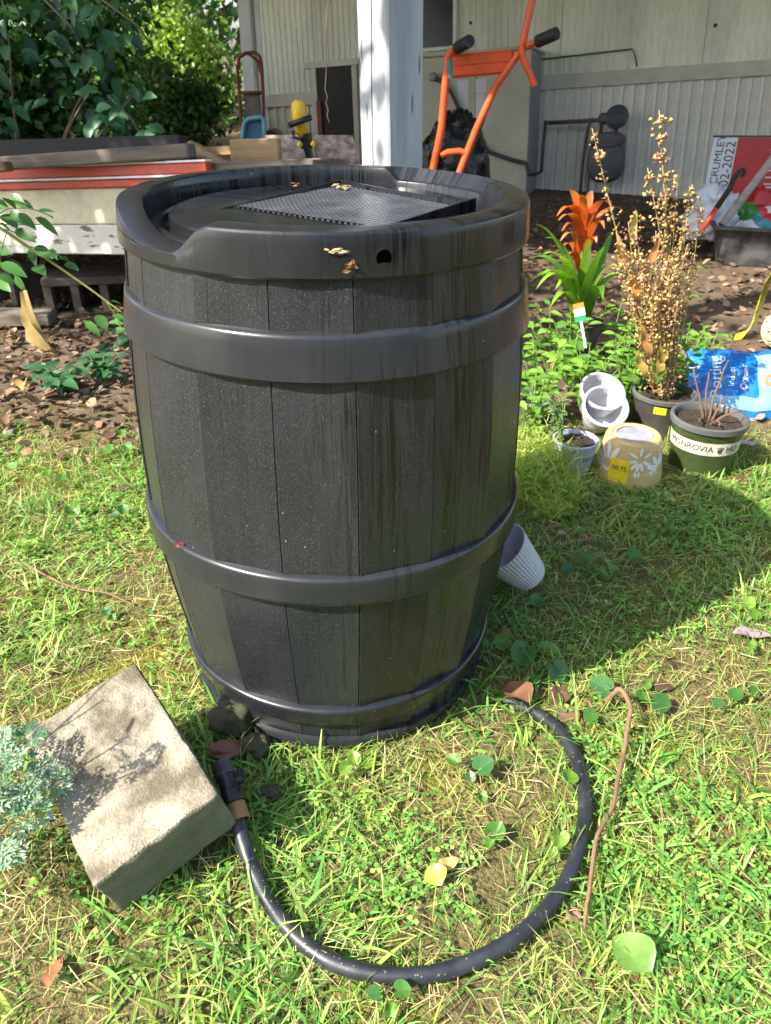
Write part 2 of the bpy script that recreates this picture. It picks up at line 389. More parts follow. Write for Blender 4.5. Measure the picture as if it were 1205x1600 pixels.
MB().lathe([(0, -.02), (.03, -.02), (.033, .02), (.02, .035), (0, .035)], 12, Matrix.Translation((wall_at(676, 120, .46)[0]-wall_at(828, 275, .46)[0], 0, wall_at(676, 120, .46)[1]-wall_at(828, 275, .46)[1])) @ Matrix.Rotation(R(90), 4, 'Y')).build('fitting', CABG, ho, smooth=40)
GASG = M('grey_meter_paint', (.07, .078, .08), .5, .25, 12, bmp=.1)
mx, mz = wall_at(948, 240, .2)
gm = thing('gas_meter', 'grey gas meter with regulator and pipes on the pale skirting', 'gas meter', matrix=HM @ Matrix.Translation((mx, -.2, -.25)))
mz += .25
def prof_box(w, h, d, c, n=20, p=3.0):
    q = MB(); rings = []
    for (s, y) in ((.0, -d/2), (.82, -d/2), (.95, -d/2+.012), (1, -d/2+.03), (1, d/2), (0, d/2)):
        for j in range(n):
            a = 2*math.pi*j/n; ca, sa = math.cos(a), math.sin(a)
            rr = (abs(ca)**p+abs(sa)**p)**(-1/p); rings.append(Vector((c[0]+w/2*s*rr*ca, c[1]+y, c[2]+h/2*s*rr*sa)))
    q.add(rings, [(k*n+j, k*n+(j+1) % n, (k+1)*n+(j+1) % n, (k+1)*n+j) for k in range(5) for j in range(n)]); return q
prof_box(.29, .32, .17, (0, 0, mz-.06)).build('body', GASG, gm, smooth=40)
prof_box(.27, .12, .19, (0, 0, mz+.10)).build('top_cover', GASG, gm, smooth=40)
MB().lathe([(0, -.06), (.06, -.06), (.092, -.02), (.092, .008), (.065, .035), (0, .04)], 20, Matrix.Translation((.06, -.02, mz+.27)) @ Matrix.Rotation(R(70), 4, 'X')).build('regulator', GASG, gm, smooth=40)
MB().box((-.01, 0, mz+.26), (.15, .10, .085), bev=.02).build('valve_block', GASG, gm)
MB().tube([(.06, 0, mz+.24), (.06, 0, mz+.14)], .018, 10).build('inlet_pipe', GASG, gm, smooth=True)
MB().tube([(-.06, 0, mz+.13), (-.06, 0, mz+.24), (-.14, 0, mz+.26), (-.17, 0, mz+.2), (-.19, 0, mz-.05), (-.2, 0, -.15)], .013, 8).build('riser_pipe', GASG, gm, smooth=True)
MB().tube([(-.11, 0, mz+.12), (-.13, 0, mz+.05), (-.14, .03, -.15)], .009, 8).build('outlet_pipe', GASG, gm, smooth=True)
fx0 = wall_at(856, 185, .2)[0]-mx
MB().tube([(0, 0, mz+.255), (-.15, .01, mz+.25), (fx0, .02, mz+.25)], .016, 8).build('supply_pipe', M('rusty_pipe', (.10, .06, .04), .75, .4, 20), gm, smooth=True)
pp = [wall_at(px, py, .3) for px, py in ((853, 188), (849, 230), (846, 268), (838, 272), (790, 277), (755, 280))]
o = thing('drain_pipe', 'thin dark pipe turning along the ground below the grey cabinet', 'pipe', matrix=HM @ Matrix.Translation((pp[-1][0], -.3, pp[-1][1])))
MB().tube([(p[0]-pp[-1][0], 0, p[1]-pp[-1][1]) for p in pp], .014, 8).build('tube', DKPIPE, o, smooth=True)
MB().box((.06, 0, -.01), (.22, .07, .07), bev=.02).build('junction_box', DARKSCREEN, o)

# ------------------------------------------------------------------ orange cart standing on end
ORANGE = M('orange_powder_coat', (.72, .10, .025), .35, .12, 10, bmp=.03, rvar=.05)
GRIP = M('black_grip', (.015, .015, .016), .7, .3, 30); TEAL = M('teal_tape', (.02, .22, .22), .5)
CY = 4.4
def oc(px, py, dy=0.0): return gy(px, py, CY+dy)
oc0 = oc(720, 290); oc0.z = 0
cart = thing('garden_cart', 'orange steel tube cart frame stood on end with black grips', 'cart', loc=oc0)
def tubes(name, pix, r, mat=ORANGE, parent=cart, dys=None):
    pts = [oc(px, py, (dys[k] if dys else 0))-oc0 for k, (px, py) in enumerate(pix)]
    return MB().tube(pts, r, 10).build(name, mat, parent, smooth=40)
def to_ground(px, py, px2, py2): return [(px, py), (px2, py2)]
tubes('side_rail', [(668, 330), (675, 272), (690, 200), (697, 120), (700, 88), (706, 80)], .019)
tubes('side_rail', [(690, 330), (716, 275), (745, 200), (775, 135), (800, 98), (815, 78)], .019)
tubes('handle_arm', [(700, 92), (704, 82), (716, 74), (727, 67)], .017, dys=[0, 0, -.05, -.12])
tubes('handle_arm', [(815, 76), (828, 70), (842, 64)], .017, dys=[0, -.03, -.06])
tubes('grip', [(715, 75), (734, 64)], .028, GRIP, dys=[-.05, -.16])
tubes('grip', [(840, 65), (870, 52)], .028, GRIP, dys=[-.06, -.14])
tubes('brace', [(838, -35), (832, 0), (822, 45), (815, 78)], .018, dys=[.04, .02, .0, 0])
tubes('kick_bar', [(814, 70), (818, 92), (828, 115), (836, 134)], .017, dys=[-.03, -.04, -.05, -.06])
tubes('cross_bar', [(689, 243), (700, 238), (718, 236), (729, 240)], .016)
for k, ((a, b_), (c, d)) in enumerate(zip(((704, 92), (704, 108)), ((802, 84), (796, 100)))):
    p = oc(a, b_+4)-oc0; q = oc(c, d+4)-oc0; L = (q-p)
    rot = Matrix((L.normalized(), Vector((0, 1, 0)), L.normalized().cross(Vector((0, 1, 0))))).transposed()
    MB().box((p+q)/2, (L.length, .03, .06), rot, bev=.012).build('cross_panel', ORANGE, cart, smooth=30)
p = oc(702, 92)-oc0; q = oc(703, 121)-oc0; MB().tube([p, q], .021, 10).build('tape_band', TEAL, cart, smooth=40)
tubes('control_cable', [(762, 172), (752, 200), (738, 238), (722, 280), (712, 300)], .005, DKPIPE)
for (px, py) in ((668, 330), (690, 330)):
    p = oc(px, py)-oc0; MB().tube([p, Vector((p.x-.02, 0, 0))], .019, 10).build('foot_rail', ORANGE, cart, smooth=40)
# black rubbish bag
BAG = M('black_bin_bag', (.012, .012, .014), .28, .3, 9, bmp=.5, bscale=14, bdist=.03)
pb = gy(705, 300, 5.3); pb.z = 0
def blob(rx, ry, rz, cz, amp, fr, seed, nu=26, nv=16):
    m = MB()
    def fn(u, v):
        a = u*2*math.pi; t = (v-.5)*math.pi; d = Vector((math.cos(a)*math.cos(t), math.sin(a)*math.cos(t), math.sin(t)))
        k = 1+amp*noise.fractal(d*fr+Vector((seed, 0, 0)), .8, 2.2, 4)
        return Vector((d.x*rx*k, d.y*ry*k, max(0, cz+d.z*rz*k)))
    return m.grid(fn, nu, nv)
bb = thing('bin_bag', 'shiny black rubbish bag slumped behind the orange cart', 'bag', loc=pb)
blob(.24, .2, .42, .3, .20, 2.0, 3, 60, 40).build('sack', BAG, bb, smooth=True)
MB().tube([(0, 0, .62), (.02, .01, .70), (.05, .0, .74)], [.05, .02, .04], 9).build('knot', BAG, bb, smooth=True)

# ------------------------------------------------------------------ painted platform with red edge
CREAM = M('cream_paint', (.62, .58, .40), .6, .1, 5, bmp=.1, bscale=40); PEEL = M('peeling_paint', (.25, .20, .15), .8, .3, 9, col2=(.66, .64, .55), lo=.40, hi=.44, stretch=(1, 1, 4), bmp=.5, bscale=60, bdist=.004)
RED = M('red_enamel', (.52, .045, .028), .4, .25, 8, bmp=.05); WHT = M('white_metal_edge', (.75, .76, .78), .35, .1, 8, bmp=.03)
GREYW = M('grey_timber', (.15, .12, .095), .8, .4, 4, stretch=(1, 9, 9), bmp=.3, bscale=25); TARW = M('tarred_timber', (.02, .018, .017), .7, .4, 6, stretch=(1, 6, 6))
PC = gy(326, 248, 3.1)
plat = thing('platform', 'cream painted platform with red metal edge beside the barrel', 'platform', matrix=frame(PC))
Lp = 2.3
MB().box((-Lp/2, .0, -.006), (Lp, .05, .008), bev=.002).build('edge_trim', WHT, plat)
MB().box((-Lp/2, .0, -.030), (Lp, .044, .038), bev=.004).build('red_band', RED, plat)
MB().box((-Lp/2, -.004, -.054), (Lp, .05, .009), bev=.002).build('edge_trim', WHT, plat)
MB().box((-Lp/2+.05, .004, -.074), (Lp+.1, .03, .030), bev=.004).build('red_band', RED, plat)
MB().box((-Lp/2+.05, .018, -.158), (Lp+.1, .02, .135), bev=.003).build('apron_panel', CREAM, plat)
MB().box((-Lp/2-.235, .014, -.286), (Lp-.42, .022, .115), bev=.004).build('plank', PEEL, plat)
MB().box((-.13, .017, -.286), (.60, .022, .115), bev=.004).build('plank', PEEL, plat)
for lx in (-.33, -2.2): MB().box((lx, .06, -.44), (.045, .05, .52), bev=.004).build('leg', CREAM, plat)
for k in range(7): MB().box((-Lp/2+.22-.05*k+random.uniform(-.01, .01), .10+k*.142, -.03+random.uniform(-.003, .003)), (Lp+.40, .137, .034), bev=.004).build('deck_board', GREYW, plat)
for lx in (-2.1, -.4, .12): MB().box((lx, .85, -.42), (.06, .06, .72), bev=.004).build('leg', GREYW, plat)
def beam(name, label, p0, p1, y0, y1, h, t, mat, cat='timber', group=None):
    a = gy(*p0, y0); c = gy(*p1, y1); L = c-a; ex = L.normalized(); ey = UP.cross(ex).normalized(); ez = ex.cross(ey)
    rot = Matrix((ex, ey, ez)).transposed(); mid = (a+c)/2
    o = MB().box((0, 0, h/2), (L.length, t, h), bev=.006).build(name, mat, None, loc=mid, rot=rot); return tag(o, label, cat, group)
beam('timber_beam', 'brown weathered beam lying along the platform behind the red edge', (-40, 270), (302, 247), 3.28, 3.16, .05, .09, GREYW)
beam('tarred_beam', 'black tarred beam lying behind the brown beam on the platform', (-40, 247), (290, 238), 3.62, 3.5, .065, .09, TARW)
beam('wood_block', 'short brown wood block on the left end of the platform', (-30, 272), (17, 268), 3.14, 3.13, .035, .06, M('brown_block', (.16, .09, .045), .8, .3, 6))
PLANKM = M('tan_plank', (.33, .215, .10), .7, .3, 3, stretch=(1, 5, 12), bmp=.2, bscale=20)
beam('pine_plank', 'tan pine plank on edge beside the round wooden handle', (364, 263), (440, 263), 3.65, 3.55, .115, .03, PLANKM)
beam('pine_plank', 'pale tan board behind the round wooden handle', (318, 246), (372, 243), 3.75, 3.72, .04, .08, PLANKM)
a = gy(297, 229, 3.35); c = gy(372, 272, 3.2)
o = MB().tube([(a-c)*k/6 for k in range(7)], [.020, .021, .022, .024, .026, .028, .024], 12).build('tool_handle', M('worn_wood_handle', (.28, .17, .085), .6, .3, 5, stretch=(3, 3, 3)), loc=c, smooth=40)
tag(o, 'round worn wooden tool handle poking up over the barrel rim', 'handle')
MARB = M('marbled_board', (.17, .10, .07), .45, .5, 26, col2=(.42, .32, .26), bmp=.05)
def panel(name, label, pix, y, t, mat, cat):
    P = [gy(px, py, y+dy) for px, py, dy in pix]; c = sum(P, Vector())/4; n = (P[1]-P[0]).cross(P[3]-P[0]).normalized()
    if n.y > 0: n = -n
    low = min(p.z for p in P); base = Vector((c.x, c.y, low)); m = MB(); m.add([p-base for p in P]+[p-base-n*t for p in P], [(0, 1, 2, 3), (7, 6, 5, 4), (0, 4, 5, 1), (1, 5, 6, 2), (2, 6, 7, 3), (3, 7, 4, 0)])
    return tag(m.build(name, mat, loc=base), label, cat)
panel('board', 'marbled brown board propped under the yellow tool, nearer the blue lid', [(412, 211, .1), (482, 211, .1), (498, 275, 0), (432, 275, 0)], 3.75, .02, MARB, 'board')
panel('board', 'marbled brown board propped between the yellow tool and the post', [(490, 211, .1), (551, 211, .1), (566, 275, 0), (494, 275, 0)], 3.78, .02, MARB, 'board')
# yellow and black yard tool
YEL = M('yellow_plastic', (.78, .50, .02), .4, .1, 8, bmp=.02); BLK = M('black_plastic', (.016, .016, .017), .4, .3, 12, bmp=.03)
tb = gy(483, 262, 3.68)
yt = thing('yard_tool', 'yellow and black hand held power tool leaning on the marbled boards', 'power tool', loc=tb)
def yp(px, py, dy=0): return gy(px, py, 3.68+dy)-tb
MB().tube([yp(466, 156), yp(466, 162), yp(468, 180), yp(471, 200), yp(475, 212)], [.016, .030, .034, .030, .022], 10).build('motor_housing', YEL, yt, smooth=True)
MB().tube([yp(452, 196, -.05), yp(468, 190, -.06), yp(487, 183, -.05)], .012, 8).build('handle', BLK, yt, smooth=True)
MB().tube([yp(478, 208), yp(480, 232)], .026, 12).build('battery', BLK, yt, smooth=40)
for px in (469, 490): MB().tube([yp(px-2, 228, -.02), yp(px+2, 222, -.02)], .013, 8).build('release_button', YEL, yt, smooth=40)
MB().tube([yp(480, 230), yp(484, 246), yp(487, 275)], [.018, .016, .018], 10).build('shaft', BLK, yt, smooth=40)
MB().tube([yp(457, 205, -.02), yp(459, 214, -.03), yp(470, 218, -.03), yp(478, 214, -.02)], .006, 8).build('trigger_guard', BLK, yt, smooth=True)
# blue lid and red hand truck
BLUE = M('blue_grey_plastic', (.05, .15, .21), .45, .15, 8, bmp=.02)
lb = gy(398, 262, 3.9)
lid = thing('storage_lid', 'blue grey plastic storage lid standing on the platform', 'lid', loc=lb)
def rr_panel(pix, y, t, mat, name, parent, base, dy=0):
    P = [gy(px, py, y)-base for px, py in pix]; m = MB(); n = len(P)
    m.add([p+Vector((0, dy, 0)) for p in P]+[p+Vector((0, dy+t, 0)) for p in P], [tuple(range(n)), tuple(range(2*n-1, n-1, -1))]+[(j, n+j, n+(j+1) % n, (j+1) % n) for j in range(n)])
    return m.build(name, mat, parent)
rr_panel([(376, 262), (378, 215), (381, 192), (387, 185), (408, 182), (413, 186), (414, 200), (413, 262)], 3.9, .03, BLUE, 'panel', lid, lb)
MB().tube([gy(px, py, 3.89)-lb for px, py in ((377, 262), (379, 215), (382, 193), (388, 186), (408, 183), (412, 187), (413, 200), (412, 262))], .011, 8).build('lip', M('pale_blue_lip', (.10, .24, .30), .45), lid, smooth=True)
rr_panel([(414, 262), (415, 205), (424, 203), (437, 210), (446, 262)], 4.0, .12, BLK, 'dark_tub', lid, lb)
RUSTR = M('rusty_red_steel', (.22, .045, .025), .6, .35, 14, bmp=.1)
hb = gy(395, 320, 6.0); hb.z = 0
ht_ = thing('hand_truck', 'small rusty red hand truck standing by the house corner', 'hand truck', loc=hb)
def hp(px, py, dy=0): return gy(px, py, 6.0+dy)-hb
MB().tube([hp(388, 330), hp(378, 200), hp(374, 145), hp(371, 105), hp(374, 90), hp(384, 83), hp(398, 82), hp(406, 88), hp(409, 105), hp(411, 145), hp(413, 200), hp(420, 330)], .0115, 8).build('loop_frame', RUSTR, ht_, smooth=True)
MB().tube([hp(374, 145), hp(411, 145)], .011, 8).build('cross_bar', RUSTR, ht_, smooth=True)
MB().tube([hp(388, 84, .05), hp(403, 95, .06), hp(409, 120, .06), hp(411, 145, 0)], .009, 8).build('hand_grip', RUSTR, ht_, smooth=True)
rr_panel([(381, 147), (406, 147), (409, 192), (384, 192)], 6.0, .02, M('faded_metal_plate', (.26, .22, .19), .6, .3), 'back_plate', ht_, hb, .015)
# ------------------------------------------------------------------ the rain barrel
def barrel_mat(name, grain=1.0, base=.03, rdry=.3, sparkle=.3, lines=1.0, broad=1.0):
    m, nt, bs, out = mat_base(name); v = coords(nt)
    sx = nt.nodes.new('ShaderNodeSeparateXYZ'); nt.links.new(v, sx.inputs[0])
    ang = math_n(nt, 'ARCTAN2', sx.outputs[1], sx.outputs[0]); oi = nt.nodes.new('ShaderNodeObjectInfo')
    def cyl(ka, kz, off=0.0):
        c = nt.nodes.new('ShaderNodeCombineXYZ'); nt.links.new(math_n(nt, 'MULTIPLY', ang, ka), c.inputs[0]); nt.links.new(math_n(nt, 'MULTIPLY', sx.outputs[2], kz), c.inputs[1]); c.inputs[2].default_value = off; return c.outputs[0]
    # winding drip lines: contours of noise stretched down the wall
    def contour(ka, kz, off, w):
        n = noise_tex(nt, 1.0, cyl(ka, kz, off), 3, .55); return ramp(nt, math_n(nt, 'ABSOLUTE', math_n(nt, 'SUBTRACT', n.outputs[0], .5)), [(w*.4, 1.), (w, 0.)]).outputs[0]
    side = nt.nodes.new('ShaderNodeMapRange'); side.inputs[1].default_value = -1.65; side.inputs[2].default_value = -1.15; side.inputs[3].default_value = .12; side.inputs[4].default_value = 1.0; nt.links.new(ang, side.inputs[0])
    sel = ramp(nt, noise_tex(nt, 1.0, cyl(6, 2.2, 5), 3).outputs[0], [(.46, 0.), (.56, 1.)]).outputs[0]
    ln = math_n(nt, 'MULTIPLY', math_n(nt, 'MAXIMUM', contour(13, 1.1, 1, .020), contour(24, 1.6, 9, .028)), math_n(nt, 'MULTIPLY', sel, math_n(nt, 'MULTIPLY', side.outputs[0], lines)))
    bn = noise_tex(nt, 1.0, cyl(10, 2.0, 3), 5, .6); fin = noise_tex(nt, 1.0, cyl(60, 4, 7), 3, .6)
    bf = math_n(nt, 'ADD', math_n(nt, 'MULTIPLY', bn.outputs[0], .7), math_n(nt, 'ADD', math_n(nt, 'MULTIPLY', fin.outputs[0], .3), math_n(nt, 'MULTIPLY', math_n(nt, 'SUBTRACT', side.outputs[0], .5), .10)))
    br = math_n(nt, 'MULTIPLY', ramp(nt, bf, [(.575, 0.), (.625, 1.)]).outputs[0], broad)
    wetm = math_n(nt, 'MINIMUM', math_n(nt, 'ADD', ln, br), 1.0)
    gr = noise_tex(nt, 1.0, cyl(120, 4, 2), 5, .7); fine = noise_tex(nt, 700, v, 1); cloud = noise_tex(nt, 1.0, cyl(3, 5, 8), 4)
    tone = ramp(nt, oi.outputs['Random'], [(0, .8), (1, 1.3)]).outputs[0]
    dust = ramp(nt, cloud.outputs[0], [(.3, (base*.72, base*.80, base*.92)), (.7, (base*1.1, base*1.2, base*1.36))]).outputs[0]
    dust = mixc(nt, 1.0, dust, tone, 'MULTIPLY'); dust = mixc(nt, .55*grain, dust, ramp(nt, gr.outputs[0], [(.3, .55), (.7, 1.25)]).outputs[0], 'MULTIPLY')
    dust = mixc(nt, math_n(nt, 'MULTIPLY', ramp(nt, fine.outputs[0], [(.60, 0.), (.70, 1.)]).outputs[0], sparkle), dust, (.15, .155, .16))
    c = mixc(nt, wetm, dust, (base*.22, base*.23, base*.22))
    vo2 = N(nt, 'ShaderNodeTexVoronoi'); vo2.inputs['Scale'].default_value = 48; nt.links.new(v, vo2.inputs['Vector'])
    fl = math_n(nt, 'MULTIPLY', ramp(nt, vo2.outputs['Distance'], [(.035, 1.), (.055, 0.)]).outputs[0], ramp(nt, noise_tex(nt, 9, v, 2).outputs[0], [(.55, 0.), (.6, 1.)]).outputs[0])
    c = mixc(nt, fl, c, (.42, .38, .30)); nt.links.new(c, bs.inputs['Base Color'])
    rg = mixc(nt, wetm, ramp(nt, cloud.outputs[0], [(.3, rdry-.05), (.7, rdry+.06)]).outputs[0], (.12,)*3); nt.links.new(rg, bs.inputs['Roughness'])
    bs.inputs['Specular IOR Level'].default_value = .5
    h = math_n(nt, 'ADD', math_n(nt, 'MULTIPLY', gr.outputs[0], .6*grain), math_n(nt, 'MULTIPLY', fine.outputs[0], .5*sparkle))
    h = math_n(nt, 'MULTIPLY', h, math_n(nt, 'SUBTRACT', 1.0, math_n(nt, 'MULTIPLY', wetm, .8)))
    bump(nt, bs, h, .12+.25*grain, .0013); return m
STAVE = barrel_mat('black_plastic_woodgrain', 1.0, .021, .29, .45, 1.0, .5); BAND = barrel_mat('black_plastic_band', .05, .019, .23, .04, .7, .25); RIMM = barrel_mat('black_plastic_rim', .05, .016, .25, .06, 1.0, .6)
LIDM = barrel_mat('black_plastic_lid', .03, .016, .16, .02, .3, .9)
BX, BY = -.094, 1.237
barrel = thing('rain_barrel', 'wet black plastic rain barrel with moulded staves and hoops on the lawn', 'barrel', loc=(BX, BY, 0))
ZP = [0, .02, .07, .109, .18, .23, .30, .355, .42, .50, .60, .705, .765, .829, .845]
RP = [.280, .283, .2885, .2935, .3045, .3115, .3195, .3235, .3255, .3252, .3215, .3135, .3062, .3000, .2990]
def rs(z): return float(np.interp(z, ZP, RP))
NST = 18
for k in range(NST):
    a0 = R(-100+20*k); off = random.uniform(-.0009, .0009); tl = random.uniform(-.0032, .0032); m = MB(); nu, nz = 8, 44
    def fn(u, v, a0=a0, off=off, tl=tl):
        z = .845*v; d = (u-.5)*R(20); r = rs(z)
        r = r*(1+1.0*(math.cos(R(10))/math.cos(d)-1)+.0035) + off + tl*(u-.5)*2
        e = min(u, 1-u)
        if e < .001: r -= .0024
        elif e < .05: r -= .0003
        a = a0+u*R(20); return Vector((r*math.cos(a), r*math.sin(a), z))
    us = [0, .012, .1, .3, .5, .7, .9, .988, 1]
    vs = [fn(u, j/nz) for u in us for j in range(nz+1)]
    m.add(vs, [(i*(nz+1)+j, (i+1)*(nz+1)+j, (i+1)*(nz+1)+j+1, i*(nz+1)+j+1) for i in range(len(us)-1) for j in range(nz)])
    m.build('stave', STAVE, barrel, smooth=35)
MB().lathe([(0, .004), (.278, .004)], 72).build('bottom', BAND, barrel)
MB().lathe([(.270, .001), (.284, 0), (.2905, .006), (.2925, .016), (.2895, .024), (.282, .026)], 128).build('base_ring', BAND, barrel, smooth=50)
def hoop(z0, z1, r0, r1, lip=.005):
    n = 5; pr = [(r0-.014, z0-.002), (r0-.002, z0), (r0, z0+.003)]
    pr += [(r0+(r1-r0)*t, z0+.003+(z1-z0-.010)*t) for t in np.linspace(.15, 1, n)]
    pr += [(r1-.0008, z1-.0048), (r1-.0028, z1-.0022), (r1-.0065, z1-.0004), (r1-.017, z1+.0022)]
    def wob(r, z, a): return r+.0007*math.sin(3*a+z*9)+.0005*math.sin(7*a), z+.0012*math.sin(2*a+1)
    return MB().lathe(pr, 160, fn=wob).build('hoop', BAND, barrel, smooth=40)
hoop(.703, .765, .3215, .3125); hoop(.355, .405, .3335, .3335); hoop(.068, .109, .2965, .302)
def sstep(a, b, x): t = min(1, max(0, (x-a)/(b-a))); return t*t*(3-2*t)
def dip(a):
    d = math.degrees(a) % 360
    return .038*sstep(186, 231, d)*(1-sstep(233, 246, d)) 
def dipf(r, z, a):
    dg = math.degrees(a) % 360; inner = .020*sstep(18, 24, dg)*(1-sstep(65, 71, dg))*(1-sstep(.280, .290, r))
    return r, z - (dip(a)+inner)*sstep(.846, .872, z)
RPROF = [(.298, .826), (.305, .8275), (.3075, .831), (.3070, .845), (.3062, .855), (.3055, .864), (.3048, .871), (.3042, .8775), (.3034, .8805), (.3012, .8830), (.2980, .8840), (.280, .8848), (.270, .8850), (.2672, .8840), (.2655, .8805), (.2645, .870), (.264, .862), (.2635, .855), (.263, .847), (.262, .84)]
MB().lathe(RPROF, 360, fn=dipf).build('rim', RIMM, barrel, smooth=26)
lidp = MB().lathe([(.2635, .848), (.258, .851), (.250, .851), (.246, .848), (.244, .838), (.238, .837), (.235, .844), (.233, .8575), (.229, .8602), (.15, .8615), (0, .862)], 160).build('lid', LIDM, barrel, smooth=35)
# screen basket in the lid
Bv = Vector((BX, BY, 0))
cL, cB, cR, cF = [gp(*p)-Bv for p in ((366, 321, .864), (532, 282, .874), (744, 322, .872), (600, 353, .866))]
for q, zz in ((cL, .8640), (cB, .868), (cR, .868), (cF, .8645)): q.z = zz
def bil(u, v): return cL*(1-u)*(1-v)+cB*u*(1-v)+cR*u*v+cF*(1-u)*v
m = MB(); nn = 27
for i in range(nn):
    for j in range(nn):
        u0, u1, v0, v1 = i/nn, (i+1)/nn, j/nn, (j+1)/nn
        c = bil((u0+u1)/2, (v0+v1)/2); co = [bil(u0, v0), bil(u1, v0), bil(u1, v1), bil(u0, v1)]
        out8 = []
        for q in range(4): out8 += [co[q], (co[q]+co[(q+1) % 4])/2]
        inn = [c+(p-c).normalized()*min((p-c).length, .0031) for p in out8]; z0 = len(m.v)
        m.add(out8+inn+[p-Vector((0, 0, .003)) for p in inn], [(q, (q+1) % 8, 8+(q+1) % 8, 8+q) for q in range(8)]+[(8+q, 8+(q+1) % 8, 16+(q+1) % 8, 16+q) for q in range(8)])
m.build('screen', M('grey_black_screen', (.07, .078, .09), .22, .25, 20, bmp=.02, bscale=200), lidp)
def wallq(a, c, h0, h1, t=.003):
    n = (c-a).cross(Vector((0, 0, 1))).normalized()*t; u = Vector((0, 0, 1))
    return MB().add([a-u*.008, c-u*.008, c+u*h1, a+u*h0, a-u*.008+n, c-u*.008+n, c+u*h1+n, a+u*h0+n], [(0, 1, 2, 3), (7, 6, 5, 4), (3, 2, 6, 7), (0, 3, 7, 4), (1, 5, 6, 2), (0, 4, 5, 1)])
for a, c, h0, h1 in ((cL, cB, .001, .007), (cB, cR, .007, .007), (cR, cF, .015, .001)):
    wallq(a, c, h0, h1).build('screen_wall', LIDM, lidp)
d0 = Vector((0, 0, 1)); e = (cB-cL).normalized()
m = MB(); flange = [cL-e*.014+Vector((-.012, 0, -.003)), cL, cB, cR, cR+Vector((.022, .012, -.002)), cB+Vector((.0, .016, -.004))]
m.add([p+d0*.0008 for p in flange], [(0, 1, 2, 5), (5, 2, 3, 4)]); m.build('screen_flange', LIDM, lidp)
# overflow hole in the rim front, debris
def on_rim(px, py, z, extra=0):
    t = gp(px, py, z); d = sight(px, py)
    # meet the rim's outer cylinder
    o = Vector((EYE.x-BX, EYE.y-BY)); dd = Vector((d.x, d.y)); rr = float(np.interp(z, [p[1] for p in RPROF[1:9]], [p[0] for p in RPROF[1:9]]))+extra
    A = dd.dot(dd); B_ = 2*o.dot(dd); C_ = o.dot(o)-rr*rr; s = (-B_-math.sqrt(max(0, B_*B_-4*A*C_)))/(2*A); return EYE+d*s
P = on_rim(600, 403, .855); q = P-Bv; az = math.atan2(q.y, q.x)
MT = Matrix.Translation(q) @ Matrix.Rotation(az, 4, 'Z') @ Matrix.Rotation(R(90), 4, 'Y')
MB().lathe([(.0112, -.004), (.0112, .0008), (.0100, .0010), (.0095, -.004)], 24, MT, closed=True).build('overflow_hole_edge', RIMM, barrel, smooth=40)
MB().lathe([(0, .0006), (.0099, .0006)], 24, MT).build('overflow_hole_shade', M('hole_shade', (.001, .001, .001), 1.0, spec=0, bmp=0), barrel)  # flat black disc paints the shade inside the hole
BITS = leaf_mat('leaf_bits', trans=.1, rough=.8)
def bit(name, label, P, sz, col, n=7, nrm=None):
    m = MB(); 
    for k in range(n):
        c = Vector((random.uniform(-1, 1)*sz*.5, random.uniform(-1, 1)*sz*.5, random.uniform(0, sz*.25))); a = random.uniform(0, 6.3); L = sz*random.uniform(.25, .5)
        u = Vector((math.cos(a), math.sin(a), random.uniform(-.3, .3)))*L; w = Vector((-math.sin(a), math.cos(a), random.uniform(-.5, .5)))*L*.45
        cc = tuple(x*random.uniform(.6, 1.2) for x in col); m.add([c-u, c+w, c+u, c-w+Vector((0, 0, L*.2))], [(0, 1, 2, 3)], cc)
    o = m.build(name, BITS, loc=P)
    if nrm is not None: o.rotation_euler = nrm.to_track_quat('Z', 'Y').to_euler()
    return tag(o, label, 'leaf bit')
for px, py, z, sz, col, lab in ((546, 419, .842, .014, (.28, .15, .06), 'brown leaf scrap stuck on the barrel rim beside the round hole'), (524, 392, .862, .011, (.55, .45, .28), 'pale plant scrap stuck high on the barrel rim above the brown scrap')):
    P = on_rim(px, py, z, .001); n = Vector((P.x-BX, P.y-BY, 0)).normalized(); o = bit('leaf_scrap', lab, P, sz, col, 9, n)
    if px == 524: o.scale = (2.2, .45, 1)
bit('leaf_scrap', 'small red flower scrap lying on the barrel hoop at its left', Vector((BX, BY, 0))+Vector((.3345*math.cos(R(228)), .3345*math.sin(R(228)), .406)), .012, (.4, .03, .02), 8)
bit('leaf_scrap', 'brown scrap on the back rim of the lid screen', Bv+cB*.55+cL*.45+Vector((0, 0, .012)), .012, (.3, .14, .06), 7)
bit('leaf_scrap', 'pale tan scrap lying in the lid screen corner', Bv+bil(.86, .12)+Vector((0, 0, .002)), .02, (.45, .32, .2), 10)

